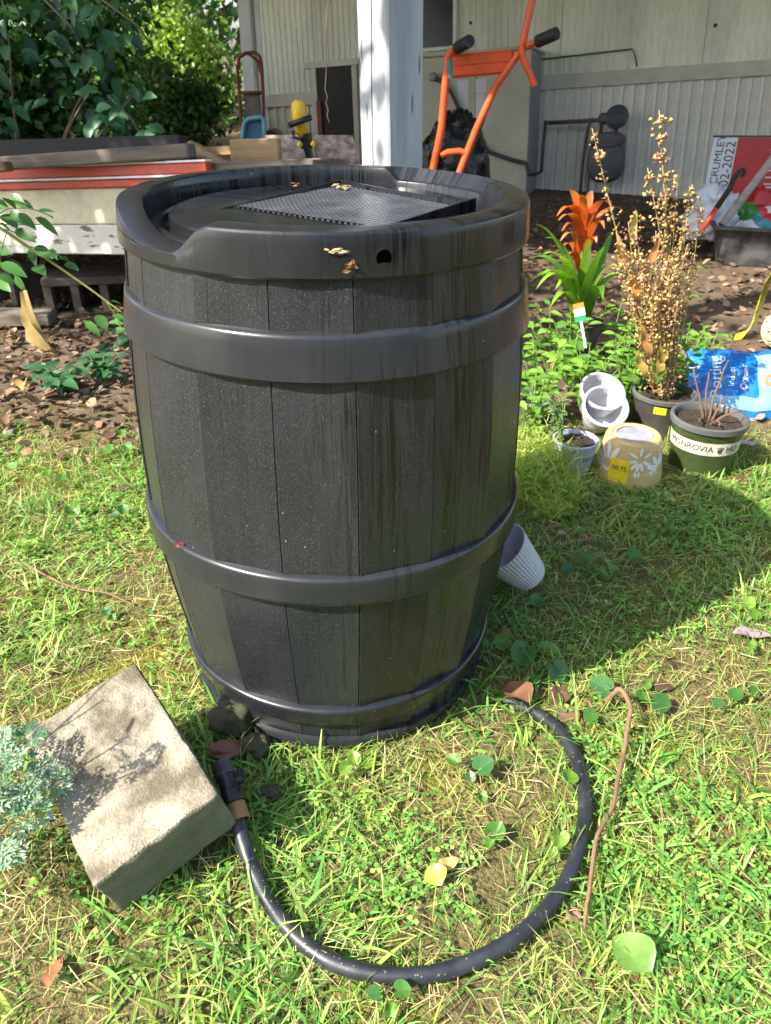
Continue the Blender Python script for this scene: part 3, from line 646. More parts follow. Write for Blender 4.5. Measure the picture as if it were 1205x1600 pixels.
# ------------------------------------------------------------------ concrete block
CONC = M('weathered_concrete', (.20, .172, .12), .9, .35, 15, col2=(.35, .315, .24), lo=.38, hi=.62, bmp=.9, bscale=240, bdist=.004, spec=.1, speck=(170, .13, (.09, .075, .05)))
blk = MB(); l, w_, t = .306, .196, .105
def face_grid(o, u, v, nu, nv, sgn):
    vs = []
    for i in range(nu+1):
        for j in range(nv+1):
            p = Vector(o)+Vector(u)*(i/nu)+Vector(v)*(j/nv)
            q = Vector((max(-l/2+.006, min(l/2-.006, p.x)), max(-w_/2+.006, min(w_/2-.006, p.y)), max(-t/2+.006, min(t/2-.006, p.z))))
            d = p-q
            if d.length > 1e-6: p = q+d.normalized()*.006
            k = noise.fractal(p*55, .9, 2.0, 3)*.0022+noise.noise(p*18)*.0022; p = p+(p*1.0).normalized()*k
            vs.append(p)
    fs = [(i*(nv+1)+j, (i+1)*(nv+1)+j, (i+1)*(nv+1)+j+1, i*(nv+1)+j+1) for i in range(nu) for j in range(nv)]
    blk.add(vs, fs if sgn > 0 else [f[::-1] for f in fs])
a_, b_, c_ = l/2, w_/2, t/2
face_grid((-a_, -b_, c_), (l, 0, 0), (0, w_, 0), 60, 40, 1); face_grid((-a_, -b_, -c_), (l, 0, 0), (0, w_, 0), 30, 20, -1)
face_grid((-a_, -b_, -c_), (l, 0, 0), (0, 0, t), 60, 22, 1); face_grid((-a_, b_, -c_), (l, 0, 0), (0, 0, t), 60, 22, -1)
face_grid((a_, -b_, -c_), (0, w_, 0), (0, 0, t), 40, 22, 1); face_grid((-a_, -b_, -c_), (0, w_, 0), (0, 0, t), 40, 22, -1)
BR = Matrix.Rotation(-.921, 3, 'Z') @ Matrix.Rotation(.091, 3, 'Y') @ Matrix.Rotation(.268, 3, 'X')
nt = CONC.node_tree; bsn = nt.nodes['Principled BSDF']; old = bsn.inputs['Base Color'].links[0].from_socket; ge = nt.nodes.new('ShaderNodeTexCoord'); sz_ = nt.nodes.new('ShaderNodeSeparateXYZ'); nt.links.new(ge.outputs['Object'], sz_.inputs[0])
alg_shade = nt.nodes.new('ShaderNodeMapRange'); alg_shade.inputs[1].default_value = .049; alg_shade.inputs[2].default_value = .040; nt.links.new(math_n(nt, 'ADD', sz_.outputs[2], math_n(nt, 'MULTIPLY', math_n(nt, 'SUBTRACT', noise_tex(nt, 30, ge.outputs['Object'], 3).outputs[0], .5), .012)), alg_shade.inputs[0])
nt.links.new(mixc(nt, alg_shade.outputs[0], old, mixc(nt, .75, old, (.16, .165, .10))), bsn.inputs['Base Color'])   # greenish algae tint on the sides that also paints in their shade
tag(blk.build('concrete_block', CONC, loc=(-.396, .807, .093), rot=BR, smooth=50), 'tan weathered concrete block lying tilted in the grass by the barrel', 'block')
STONE = M('mossy_stone', (.055, .045, .032), .85, .35, 18, col2=(.05, .065, .02), bmp=.5, bscale=70)
for k, (px, py, rx, ry, rz, lab) in enumerate(((366, 1132, .042, .036, .03, 'mossy dark stone under the barrel edge behind the block'), (400, 1170, .026, .022, .016, 'small brown stone between the block and the barrel base'), (352, 1176, .028, .02, .012, 'flat red brown stone beside the hose end'), (425, 1240, .018, .014, .008, 'grey stone half hidden in grass beside the hose fitting'))):
    m = blob(rx, ry, rz, rz*.55, .35, 1.8, k*7.3, 26, 16); o = m.build('stone', STONE if k != 2 else M('red_stone', (.2, .09, .06), .85, .3, 15), loc=gp(px, py, .01), smooth=True); tag(o, lab, 'stone', 'stones packed under the barrel')

# ------------------------------------------------------------------ hose
RUB = M('black_rubber_hose', (.022, .025, .031), .42, .3, 25, bmp=.25, bscale=300, bdist=.001, rvar=.1, speck=(120, .10, (.22, .18, .12)))
hpx = [(369, 1262, .060), (376, 1300, .048), (392, 1350, .030), (418, 1404, .02), (455, 1455, .017), (510, 1498, .016), (570, 1519, .016), (640, 1525, .016), (710, 1513, .016), (780, 1482, .016), (835, 1441, .016), (880, 1385, .016), (906, 1320, .016), (914, 1255, .017), (903, 1195, .017), (880, 1150, .016), (848, 1121, .011), (815, 1104, .003), (790, 1096, -.006)]
cp = [gp(px, py, z) for px, py, z in hpx]
def catmull(P, n=8):
    out = []
    for k in range(len(P)-1):
        p0, p1, p2, p3 = P[max(k-1, 0)], P[k], P[k+1], P[min(k+2, len(P)-1)]
        for j in range(n):
            t = j/n; out.append(.5*((2*p1)+(-p0+p2)*t+(2*p0-5*p1+4*p2-p3)*t*t+(-p0+3*p1-3*p2+p3)*t*t*t))
    out.append(P[-1]); return out
HC = catmull(cp, 10); hb0 = Vector((cp[7].x, cp[7].y, 0))
hose = thing('garden_hose', 'short black rubber hose with threaded valve end curling over the grass', 'hose', loc=hb0)
MB().tube([p-hb0 for p in HC], [.0114+.0002*math.sin(k*.9) for k in range(len(HC))], 18).build('tube', RUB, hose, smooth=True)
e0 = cp[0]; e1 = gp(348, 1200, .082); ax = (e1-e0).normalized()
def along(t): return e0+(e1-e0)*t-hb0
OCH = M('ochre_ferrule', (.34, .17, .05), .5, .25, 30)
QM = Matrix.Translation(along(0)) @ ax.to_track_quat('Z', 'Y').to_matrix().to_4x4(); EL = (e1-e0).length
MB().lathe([(.0130, -.022), (.0158, -.022), (.0162, -.018), (.0162, .004), (.0150, .006), (.0130, .006)], 28, QM).build('ferrule', OCH, hose, smooth=30)
def hexr(r, z, a): return r*(1+.045*math.cos(6*a)), z
MB().lathe([(.012, .006), (.0185, .006), (.0195, .009), (.0195, .023), (.018, .026), (.0125, .028)], 48, QM, fn=hexr).build('nut', BLK, hose, smooth=30)
MB().lathe([(.012, .026), (.0145, .028), (.0140, .044), (.0155, .050), (.0155, .054)], 28, QM).build('valve_body', BLK, hose, smooth=30)
thr = [(.0155, .054)]
for k in range(5): thr += [(.0165, .056+k*.0042), (.0148, .058+k*.0042)]
thr += [(.0158, .077), (.0120, .078), (.0115, .062), (0, .061)]
MB().lathe(thr, 28, QM).build('thread', M('grey_thread', (.07, .07, .072), .45), hose, smooth=25)
side = ax.cross(Vector((0, 0, 1))).normalized()
vp = QM @ Vector((0, 0, .04))
MB().tube([vp, vp+side*.022], [.006, .007], 10).build('valve_stem', BLK, hose, smooth=40)
MB().tube([vp+side*.020-ax*.004, vp+side*.024+ax*.010, vp+side*.022+ax*.018], [.006, .006, .004], 8).build('valve_lever', BLK, hose, smooth=40)

# ------------------------------------------------------------------ pots on the right
SOIL = M('potting_soil', (.035, .022, .014), .95, .5, 40, bmp=1.0, bscale=120, bdist=.012, speck=(90, .12, (.16, .10, .06)))
def pot(name, label, P, rb, rt, h, mat, rimmat=None, rim_h=.016, rim_o=.006, soil=.018, group=None, tilt=(0, 0, 0), wall=.003, cat='pot'):
    o = thing(name, label, cat, loc=P, rot=tilt, group=group)
    MB().lathe([(0, .003), (rb*.9, .003), (rb*.94, 0), (rb, .003), (rb+(rt-rb)*.5, h*.5), (rt, h-rim_h)], 48).build('body', mat, o, smooth=40)
    MB().lathe([(rt-.001, h-rim_h), (rt+rim_o, h-rim_h), (rt+rim_o+.001, h-.002), (rt+rim_o-.002, h), (rt-.002, h), (rt-wall-.002, h-.004), (rt-wall-.004, h-.03 if soil else h-.05), (rb-wall, .006), (0, .006)], 48).build('rim', rimmat or mat, o, smooth=40)
    if soil:
        r = rt-wall-.0045; m = MB(); vs = [Vector((0, 0, h-soil+.004))]; 
        for k in range(1, 9):
            for j in range(28):
                a = 2*math.pi*j/28; rr = r*k/8; vs.append(Vector((rr*math.cos(a), rr*math.sin(a), h-soil+random.uniform(-.003, .004))))
        fs = [(0, 1+j, 1+(j+1) % 28) for j in range(28)]+[(1+(k-1)*28+j, 1+k*28+j, 1+k*28+(j+1) % 28, 1+(k-1)*28+(j+1) % 28) for k in range(1, 8) for j in range(28)]
        m.add(vs, fs); m.build('soil', SOIL, o, smooth=True)
    return o
def cone_wrap(b, rb, rt, h, az, zc, extra=.0006):      # lay flat x,y shapes round a pot side
    def f(v):
        z = zc+v.y; r = rb+(rt-rb)*min(1, max(0, z/h))+extra+v.z; a = az+v.x/r; return Vector((r*math.cos(a), r*math.sin(a), z))
    return warp(b, f)
def flat_strip(x0, x1, y0, y1, nx=24, ny=2): return MB().grid(lambda u, v: Vector((x0+(x1-x0)*u, y0+(y1-y0)*v, 0)), nx, ny)
INK = M('dark_print', (.05, .055, .05), .6, .2)
# green nursery pot
GP = M('green_nursery_pot', (.045, .065, .022), .35, .2, 9, bmp=.05); GR_ = M('dark_grey_rim', (.10, .105, .10), .4, .2, 9); LBL = M('cream_label', (.62, .57, .44), .6, .1, 10)
P = gp(1092, 745); rb = wpx(94, P)/2; P = P+Vector((.3, .9, 0)).normalized()*rb; P.z = 0; rt = rb*1.17; h = .158
gpo = pot('nursery_pot', 'dark green nursery pot with printed cream band and dead stems', P, rb, rt, h, GP, GR_, .018, .006, .022)
faz = math.atan2(-P.y, -P.x)
cone_wrap(flat_strip(-.15, .15, -.020, .020, 60), rb, rt-.001, h-.018, faz, .093, .0008).build('band_label', LBL, gpo, smooth=True)
cone_wrap(text_mb('MONROVIA', .026), rb, rt-.001, h-.018, faz-.38, .093, .0016).build('label_text', INK, gpo)
cone_wrap(text_mb('\u2766 MO', .026), rb, rt-.001, h-.018, faz+.75, .093, .0016).build('label_text', INK, gpo)
STEM = M('dead_stem', (.13, .078, .045), .85, .3, 40, bmp=.4, bscale=120)
for k, (a, L, bend) in enumerate(((2.6, .17, .35), (1.9, .15, .2), (.6, .10, .5), (-.5, .09, .9), (3.4, .07, 1.0), (1.2, .19, .15), (-1.4, .07, 1.1))):
    pts = []; p = Vector((.012*math.cos(a), .012*math.sin(a), h-.03)); th = .25
    for j in range(7):
        pts.append(p.copy()); th += bend*.25*random.uniform(.5, 1.5); p = p+Vector((math.cos(a)*math.sin(th), math.sin(a)*math.sin(th), math.cos(th)))*L/6; a += random.uniform(-.5, .5)
    MB().tube(pts, [.0048-.0005*j for j in range(7)], 7).build('dead_stem', STEM, gpo, smooth=True)
# tan upturned pot with daisies
TAN = M('tan_glazed_pot', (.58, .41, .17), .35, .12, 9, bmp=.05); GREYD = M('grey_pot_base', (.28, .29, .31), .6, .2, 14); DAISY = M('white_daisy_print', (.78, .76, .72), .5, .06); YST = M('yellow_sticker', (.80, .60, .01), .5, .04)
P = gp(975, 767); rb = wpx(108, P)/2; P = P+Vector((.3, .9, 0)).normalized()*rb; P.z = 0; rt = rb*.80; h = .138
tp = thing('flower_pot', 'tan plastic pot turned upside down with white daisies and yellow price sticker', 'pot', loc=P); faz = math.atan2(-P.y, -P.x)
MB().lathe([(rb-.004, .0), (rb, .003), (rb-.001, .02), (rb+(rt-rb)*.5, h*.5), (rt, h-.012), (rt-.005, h-.003), (rt-.012, h), (rt-.018, h-.001), (rt-.022, h-.004)], 64).build('body', TAN, tp, smooth=40)
MB().lathe([(0, h-.006), (rt-.030, h-.006), (rt-.030, h-.002), (rt-.026, h-.002), (rt-.021, h-.005)], 48).build('base_disc', GREYD, tp, smooth=30)
def petal(cx, cy, a, L, w):
    m = []; n = 10
    for j in range(n):
        t = 2*math.pi*j/n; u = L*(.55+.45*math.cos(t)); v = w*math.sin(t); m.append(Vector((cx+u*math.cos(a)-v*math.sin(a), cy+u*math.sin(a)+v*math.cos(a), 0)))
    return m
def daisy(cx, cy, L, w, angs):
    b = MB()
    for a in angs: p = petal(cx+.006*math.cos(a), cy+.006*math.sin(a), a, L, w); b.add([sum(p, Vector())/len(p)]+p, [(0, 1+j, 1+(j+1) % 10) for j in range(10)])
    return b
for (cx, cy, L, w, angs) in ((-.062, .066, .056, .0075, [R(x) for x in (60, 95, 130, 165, 200, 235, 270, 300)]), (.030, .094, .030, .0045, [R(x) for x in (200, 235, 262, 290, 330, 30, 90, 150)]), (.105, .056, .050, .0075, [R(x) for x in (70, 100, 130, 160, 190, 220, 250, 285)]), (.028, .02, .034, .004, [R(82), R(100)]), (-.13, .06, .04, .005, [R(x) for x in range(0, 360, 36)])):
    cone_wrap(daisy(cx, cy, L, w, angs), rb, rt, h, faz, 0, .0009).build('daisy', DAISY, tp)
cone_wrap(flat_strip(-.052, .004, .022, .088, 8), rb, rt, h, faz, 0, .0018).build('price_sticker', YST, tp)
cone_wrap(text_mb('00.75', .020), rb, rt, h, faz-.024/rb, .062, .0028).build('sticker_text', INK, tp)
# small white pot
WP = M('white_plastic_pot', (.50, .51, .53), .4, .08, 9, bmp=.03)
P = gp(890, 753); rb = wpx(50, P)/2; P = P+Vector((.25, .9, 0)).normalized()*rb; P.z = 0; h = .118; rt = rb*1.34
wp = pot('small_pot', 'small white plastic pot of soil with a thin grey green plant', P, rb, rt, h, WP, M('pale_blue_rim', (.40, .44, .52), .4, .1), .012, .003, .012); faz = math.atan2(-P.y, -P.x)
cone_wrap(text_mb('NV', .022), rb, rt, h, faz+.75, .074, .001).build('pot_print', INK, wp)
for k in range(4): cone_wrap(flat_strip(.006, .026-.004*k, .045-.006*k, .0463-.006*k, 4, 1), rb, rt, h, faz, 0, .001).build('print_line', INK, wp)
WPOS = P.copy(); WH = h
# pot at the barrel edge with soil
P = gp(828, 672); P = P+Vector((0, .05, 0)); P.z = 0
pot('soil_pot', 'pale blue rimmed pot of dark soil half hidden by the barrel', P, .05, .062, .095, M('brown_plastic_pot', (.10, .075, .05), .5), M('blue_grey_rim', (.36, .42, .50), .4, .1), .01, .004, .012)
# white nested pots tipped over behind
P = gp(935, 690, 0.0); P.z = 0; P.y += .06
for k, (dx, dy, z, tl, lab) in enumerate(((0, 0, .045, (R(38), R(4), 0), 'white plastic pot lying tipped with its mouth to the yard'), (.0, .055, .062, (R(30), R(-8), .4), 'white plastic pot nested behind the tipped white pot'))):
    o = pot('white_pot', lab, P+Vector((dx, dy, z)), .047, .068, .10, WP, None, .012, .004, 0, 'tipped white pots', tilt=tl)
# grey pot with tall seed stalks
DP = M('dull_black_pot', (.06, .055, .05), .45, .3, 8, bmp=.05); P = gp(1025, 692); P.z = 0; P = P+Vector((.03, .09, 0)); 
gpot = pot('black_pot', 'black nursery pot with yellow label holding the tall dry stalks', P, .076, .095, .14, DP, GR_, .014, .005, .02); faz = math.atan2(-P.y, -P.x)
cone_wrap(flat_strip(-.022, .016, .094, .118, 8), .076, .095, .126, faz, 0, .0012).build('yellow_label', M('yellow_green_label', (.72, .76, .02), .5, .05), gpot)
SPOS = P.copy()
# blue potting mix bag
BLUEB = M('blue_bag_film', (.012, .17, .58), .28, .2, 6, bmp=.35, bscale=16, bdist=.012, rvar=.08); SKYB = M('pale_blue_print', (.22, .50, .74), .35, .12, 20, bmp=.2, bscale=16); WPR = M('white_print', (.78, .80, .82), .45, .05)
P = gp(1172, 655); P.z = 0.0
bag = thing('soil_bag', 'blue plastic bag of potting mix leaning in the flower bed', 'bag', loc=P, rot=(R(-48), 0, R(-6)))
BWd, BHt, BT = .40, .26, .055
def bagpt(u, v, s=1):
    x = (u-.5)*BWd*1.0; z = v*BHt; e = (1-abs(2*u-1)**3)*(1-abs(2*v-1)**3)
    y = -s*(BT*e*(1+.25*noise.noise(Vector((u*4, v*5, 3)))) + .006*noise.noise(Vector((u*11, v*9, 1))))
    return Vector((x+.008*noise.noise(Vector((v*6, 0, 5))), y, z+.012*noise.noise(Vector((u*5, 0, 2)))))
MB().grid(lambda u, v: bagpt(u, v), 40, 30).grid(lambda u, v: bagpt(1-u, v, -.7), 40, 30).build('film', BLUEB, bag, smooth=True)
def bag_wrap(b, u0, v0, du, extra=.002, rot=0):
    def f(v):
        x, y = (v.x, v.y) if not rot else (-v.y, v.x)
        u = u0+x/BWd; w = v0+y/BHt; p = bagpt(min(1, max(0, u)), min(1, max(0, w))); return p+Vector((0, -extra-v.z, 0))
    return warp(b, f)
bag_wrap(flat_strip(-.035, .035, -.09, .09, 8, 12), .62, .52, 0).build('print_panel', SKYB, bag, smooth=True)
bag_wrap(flat_strip(-.2, .2, -.02, .02, 30, 4), .5, .16, 0, .0018).build('print_panel', SKYB, bag, smooth=True)
bag_wrap(text_mb('Potting', .055), .20, .52, 0, .003, 1).build('bag_text', WPR, bag)
bag_wrap(text_mb('Indoor', .026), .32, .50, 0, .003, 1).build('bag_text', WPR, bag)
bag_wrap(text_mb('Organic', .028), .42, .50, 0, .003, 1).build('bag_text', WPR, bag)
bag_wrap(daisy(0, 0, .018, .012, [0, 1.2, 2.4, 3.6, 4.8]), .63, .45, 0, .003).build('fruit_print', M('orange_print', (.5, .22, .08), .5), bag)
# white ribbed cup leaning at the barrel foot
P = gp(832, 935); P.z = .0
cup = thing('ribbed_cup', 'white ribbed plastic cup leaning against the back of the barrel', 'cup', loc=P+Vector((-.005, .04, .035)), rot=(R(8), R(-40), R(0)))
def ribs(r, z, a): return r*(1+.016*math.cos(44*a)) if z > .004 else r, z
RC = M('white_ribbed_plastic', (.62, .58, .62), .45, .08, 8, bmp=.02)
MB().lathe([(0, .003), (.038, .003), (.041, .0), (.043, .006), (.052, .06), (.061, .115), (.063, .118), (.0615, .119), (.059, .112), (.042, .01), (0, .008)], 264, fn=ribs).build('wall', RC, cup, smooth=30)

# ------------------------------------------------------------------ black tub with bags, signs and tools
TUB = M('black_tub', (.03, .03, .031), .6, .5, 9, col2=(.12, .118, .115), bmp=.2)
P = gp(1108, 415); P.z = 0
tub = thing('mixing_tub', 'black plastic mixing tub full of bags beside the house', 'tub', loc=P, rot=(0, 0, R(-14)))
def tub_ring(x0, x1, y0, y1, z): return [Vector((x0, y0, z)), Vector((x1, y0, z)), Vector((x1, y1, z)), Vector((x0, y1, z))]
m = MB(); v = tub_ring(.05, 1.05, .05, .62, 0)+tub_ring(0, 1.1, 0, .66, .22)+tub_ring(-.025, 1.125, -.025, .685, .222)+tub_ring(-.025, 1.125, -.025, .685, .205)
m.add(v, [(3, 2, 1, 0)]+[(k*4+j, k*4+(j+1) % 4, (k+1)*4+(j+1) % 4, (k+1)*4+j) for k in range(3) for j in range(4)]); m.build('shell', TUB, tub)
for k in range(0): MB().box((.12+k*.17, .022-.008, .11), (.022, .02, .17), bev=.004).build('side_rib', TUB, tub)
TP = P.copy()
CRUM = {}
def crumple(name, label, P, rx, ry, rz, cols, seed):
    m, nt, bs, out = mat_base(name+'_film'); v = coords(nt); vo = N(nt, 'ShaderNodeTexVoronoi'); vo.inputs['Scale'].default_value = 9; nt.links.new(v, vo.inputs['Vector'])
    sp = nt.nodes.new('ShaderNodeSeparateColor'); nt.links.new(vo.outputs['Color'], sp.inputs[0])
    rp = ramp(nt, sp.outputs[0], [(k/len(cols), c) for k, c in enumerate(cols)]); rp.color_ramp.interpolation = 'CONSTANT'
    nt.links.new(rp.outputs[0], bs.inputs['Base Color']); bs.inputs['Roughness'].default_value = .3; bump(nt, bs, noise_tex(nt, 22, v, 4).outputs[0], .6, .02)
    o = blob(rx, ry, rz, rz*.6, .5, 2.2, seed, 44, 26).build(name, m, loc=P, smooth=True); return tag(o, label, 'bag')
crumple('plastic_bag', 'crumpled white plastic bag at the near end of the black tub', gy(1112, 345, 4.85)+Vector((0, 0, -.10)), .14, .12, .16, [(.62, .66, .72), (.55, .6, .68)], 2.2)
crumple('plastic_bag', 'red green and white printed bag heaped in the black tub', gy(1200, 352, 4.85)+Vector((0, 0, -.12)), .27, .18, .18, [(.50, .03, .04), (.05, .22, .05), (.5, .03, .04), (.7, .72, .74), (.45, .03, .04), (.06, .28, .3)], 9.1)
# yard sign
s0 = gy(1100, 300, 5.0); s1 = gy(1116, 215, 5.05)
sg = thing('yard_sign', 'red and white yard sign with sideways lettering in the tub', 'sign', loc=s0)
uz = (s1-s0); ux = Vector((.97, -.15, .02)).normalized(); sh = uz.length; uz.normalize(); un = uz.cross(ux).normalized()
if un.y > 0: un = -un
def sgp(x, z, o=0): return ux*x+uz*z+un*o
SW = .60; kk = sh
def plate(name, x0, x1, z0, z1, o, mat):
    MB().add([sgp(x0, z0, o), sgp(x1, z0, o), sgp(x1, z1, o), sgp(x0, z1, o), sgp(x0, z0, o-.004), sgp(x1, z0, o-.004), sgp(x1, z1, o-.004), sgp(x0, z1, o-.004)], [(0, 1, 2, 3), (7, 6, 5, 4), (0, 4, 5, 1), (1, 5, 6, 2), (2, 6, 7, 3), (3, 7, 4, 0)]).build(name, mat, sg)
SIGNW = M('sign_white', (.66, .70, .74), .5, .06); SIGNR = M('sign_red', (.42, .035, .03), .5, .1)
plate('white_panel', 0, .135, -.25, kk, 0, SIGNW); plate('red_panel', .139, SW, -.25, kk, 0, SIGNR); plate('top_edge', -.006, SW, kk+.001, kk+.012, .001, INK)
def sign_text(t, size, x, z, mat):
    b = text_mb(t, size); warp(b, lambda v: sgp(x-v.y, z+v.x, .003+v.z)); b.build('sign_lettering', mat, sg)
sign_text('CRUMLEY', .062, .045, kk*.6, INK); sign_text('02-2022', .075, .105, kk*.52, INK); sign_text('WILLIAMS', .075, .36, kk*.36, SIGNW)
ST = M('grey_wood_stick', (.36, .33, .30), .7, .2, 10, stretch=(1, 1, 4))
a = gy(1128, 352, 4.6); c = gy(1225, 225, 4.75); tag(MB().tube([Vector(), (c-a)*.5, c-a], [.024, .022, .022], 10).build('wooden_stick', ST, loc=a, smooth=40), 'pale grey stick slanting across the bags in the tub', 'stick')
a = gy(1095, 362, 4.5); pts = [gy(px, py, 4.5)-a for px, py in ((1095, 362), (1120, 325), (1140, 295), (1146, 280), (1155, 268), (1162, 264), (1164, 270), (1158, 276))]
hk = thing('hooked_tool', 'dark iron tool with hooked top and red handle lying on the tub edge', 'tool', loc=a)
MB().tube(pts[:2], .016, 8).build('handle', RED, hk, smooth=True); MB().tube(pts[1:], [.016, .016, .015, .012, .011, .01, .008], 8).build('hook', DARKSCREEN, hk, smooth=True)
# yellow strap and twine ball at the right edge
a = gp(1165, 530); pts = [gy(px, py, 2.75)-a for px, py in ((1146, 527), (1162, 522), (1175, 505), (1184, 480), (1193, 450), (1205, 424), (1222, 400))]
m = MB(); 
for k, p in enumerate(pts): 
    wv = Vector((.018, .03, .012)) if k else Vector((.006, .02, .006)); m.v += [tuple(p-wv), tuple(p+wv+Vector((.016, 0, 0))), tuple(p+wv*.3+Vector((.008, .0, .008)))]; m.c += [(1, 1, 1)]*3
m.f = [(3*k+i, 3*k+(i+1) % 3, 3*k+3+(i+1) % 3, 3*k+3+i) for k in range(len(pts)-1) for i in range(3)]
tag(m.build('plastic_strap', M('yellow_plastic_edge', (.70, .60, .02), .4, .15), loc=a, smooth=True), 'bright yellow curved plastic strip beside the blue bag', 'plastic strip')
P = gp(1215, 545); P.z = 0; tb_ = thing('twine_ball', 'pale tangled ball of twine above the blue bag', 'twine ball', loc=P)
m = MB()
for k in range(46):
    n1 = Vector((random.gauss(0, 1), random.gauss(0, 1), random.gauss(0, 1))).normalized(); n2 = n1.orthogonal().normalized(); n3 = n1.cross(n2); r = .075*random.uniform(.92, 1.06)
    m.tube([(n2*math.cos(t)+n3*math.sin(t))*r+Vector((0, 0, .08)) for t in np.linspace(0, 6.28, 19)], .0035, 5, cap=False)
o = m.build('winding', M('pale_twine', (.55, .45, .30), .9, .2, 60), tb_, smooth=True); o['kind'] = 'stuff'
# plant tag
P = gp(908, 505); P = gy(908, 502, 2.55)
pt = thing('plant_tag', 'orange white and green plastic plant tag stuck by the strap leaves', 'plant tag', loc=P)
for k, (z0, z1, w, mt) in enumerate(((-.09, 0, .008, WPR), (0, .018, .018, M('tag_green', (.02, .30, .14), .5)), (.0185, .042, .018, WPR), (.0425, .06, .018, M('tag_orange', (.75, .22, .03), .5)))):
    TR = Matrix.Rotation(R(-14), 3, "Y") @ Matrix.Rotation(R(-18), 3, "X"); MB().box(TR @ Vector((0, 0, (z0+z1)/2)), (w*2 if k else w, .0015, z1-z0), TR).build(('stake', 'tag_band', 'tag_band', 'tag_band')[k], mt, pt)
# ------------------------------------------------------------------ leaves and plants
def leaf_mb(L, Wd, fold=.25, curl=.25, n=6, col=(.08, .2, .04), tip=.5, col2=None, wav=0.0):
    m = MB(); vs = []; cs = []
    for k in range(n+1):
        t = k/n; w = Wd*.5*(math.sin(math.pi*min(1, t**(.75 if tip < .6 else 1.1)))**.85)+.0002
        x = L*t*(1-.12*curl*t); z = -curl*L*t*t*.5
        if wav: z += wav*math.sin(t*9)
        vs += [Vector((x, -w, z+fold*w)), Vector((x, 0, z)), Vector((x, w, z+fold*w))]
    m.add(vs, [f for k in range(n) for f in ((3*k, 3*k+3, 3*k+4, 3*k+1), (3*k+1, 3*k+4, 3*k+5, 3*k+2))], col)
    if col2: m.c = [tuple(a*(1-t)+b_*t for a, b_ in zip(col, col2)) for t in [(i//3)/n for i in range(len(vs))]]
    return m
def heart_mb(r, cup=.25, col=(.07, .2, .04), n=30):
    m = MB(); vs = [Vector((0, 0, 0))]; 
    for ring in (.5, 1.0):
        for j in range(n):
            t = 2*math.pi*(j+.5)/n-math.pi; q = r*(1.0-.42*math.exp(-((abs(t)-math.pi)/.30)**2)+.16*math.exp(-(t/.35)**2))*ring
            q *= 1+.02*math.cos(9*t)*ring
            x, y = q*math.cos(t)+r*.35*ring*0, q*math.sin(t); vs.append(Vector((x+r*.35, y*(1-.15*cup), cup*(x*x+y*y)/r*(.4 if x > 0 else 1)+.38*abs(y)-.25*cup*max(0, x))))
    vs[0] = Vector((r*.35*.4, 0, 0))
    fs = [(0, 1+j, 1+(j+1) % n) for j in range(n) if j != n-1]+[(1+j, 1+n+j, 1+n+(j+1) % n, 1+(j+1) % n) for j in range(n) if j != n-1]
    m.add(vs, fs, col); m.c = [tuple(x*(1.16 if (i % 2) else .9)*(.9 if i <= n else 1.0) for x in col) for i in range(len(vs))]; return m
def orient(d, up=Vector((0, 0, 1))):
    x = d.normalized(); z = up-x*up.dot(x); z = z.normalized() if z.length > 1e-4 else x.orthogonal().normalized(); y = z.cross(x)
    return Matrix((x, y, z)).transposed()
def rvec(s=1.0): return Vector((random.gauss(0, s), random.gauss(0, s), random.gauss(0, s)))
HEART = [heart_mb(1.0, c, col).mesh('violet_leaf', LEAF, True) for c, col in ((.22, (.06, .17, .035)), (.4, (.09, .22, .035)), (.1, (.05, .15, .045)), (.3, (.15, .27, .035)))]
STEMG = M('green_stem', (.14, .24, .04), .6, .2, 30); STEMB = M('brown_stem', (.16, .10, .05), .8, .3, 30)
def violet(label, leaves, yellow=False, cat='violet plant'):
    pts = [gp(px, py, .035) for px, py, _ in leaves]; c = sum(pts, Vector())/len(pts); c = Vector((c.x, c.y+.01, 0))
    o = thing('violet_plant', label, cat, loc=c, group='violet plants in the lawn')
    for (px, py, s) in leaves:
        z = random.uniform(.010, .036); p = gp(px, py, z)-c; r = s*random.uniform(.32, .46)
        d = Vector((p.x, p.y, 0)); d = d.normalized() if d.length > .004 else Vector((random.uniform(-1, 1), -1, 0)).normalized()
        up = (Vector((0, 0, 1))+Vector((random.uniform(-.3, .3), -.3+random.uniform(-.5, .35), 0))).normalized()
        rt = orient(d-up*d.dot(up), up)
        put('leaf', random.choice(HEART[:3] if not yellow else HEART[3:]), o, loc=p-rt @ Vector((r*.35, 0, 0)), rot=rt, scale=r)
        a = Vector((0, 0, 0)); e = p-rt @ Vector((r*.2, 0, 0)); MB().tube([a, a.lerp(e, .5)+Vector((0, 0, .008)), e], .0009, 5).build('stem', STEMG, o)
violet('violet plant with broad dark leaves at the shaded right foot of the barrel', [(818, 1022, .060), (858, 1020, .052), (870, 1047, .056), (838, 940, .04), (822, 984, .042), (784, 1003, .036), (835, 1062, .035), (800, 972, .03)])
violet('violet plant in the barrel shadow below the upturned tan pot', [(990, 872, .052), (916, 876, .044), (889, 888, .038), (939, 895, .036), (871, 860, .04), (960, 890, .03)])
violet('small violet sprouts near the tan pot in the shade', [(1045, 826, .035), (1016, 835, .028), (960, 808, .028), (998, 812, .028)])
violet('bright violet leaves beside the crooked twig top', [(1031, 1099, .048), (1003, 1092, .036), (941, 1074, .05), (923, 1118, .036), (1010, 1070, .03)])
violet('pale violet leaves at the sunny right edge of the barrel shadow', [(1169, 943, .036), (1178, 962, .036), (1172, 1007, .034), (1150, 950, .028)], True)
violet('violet leaves in full sun below the grey curled leaf', [(1149, 1087, .04), (1176, 1082, .03), (1122, 1100, .026)])
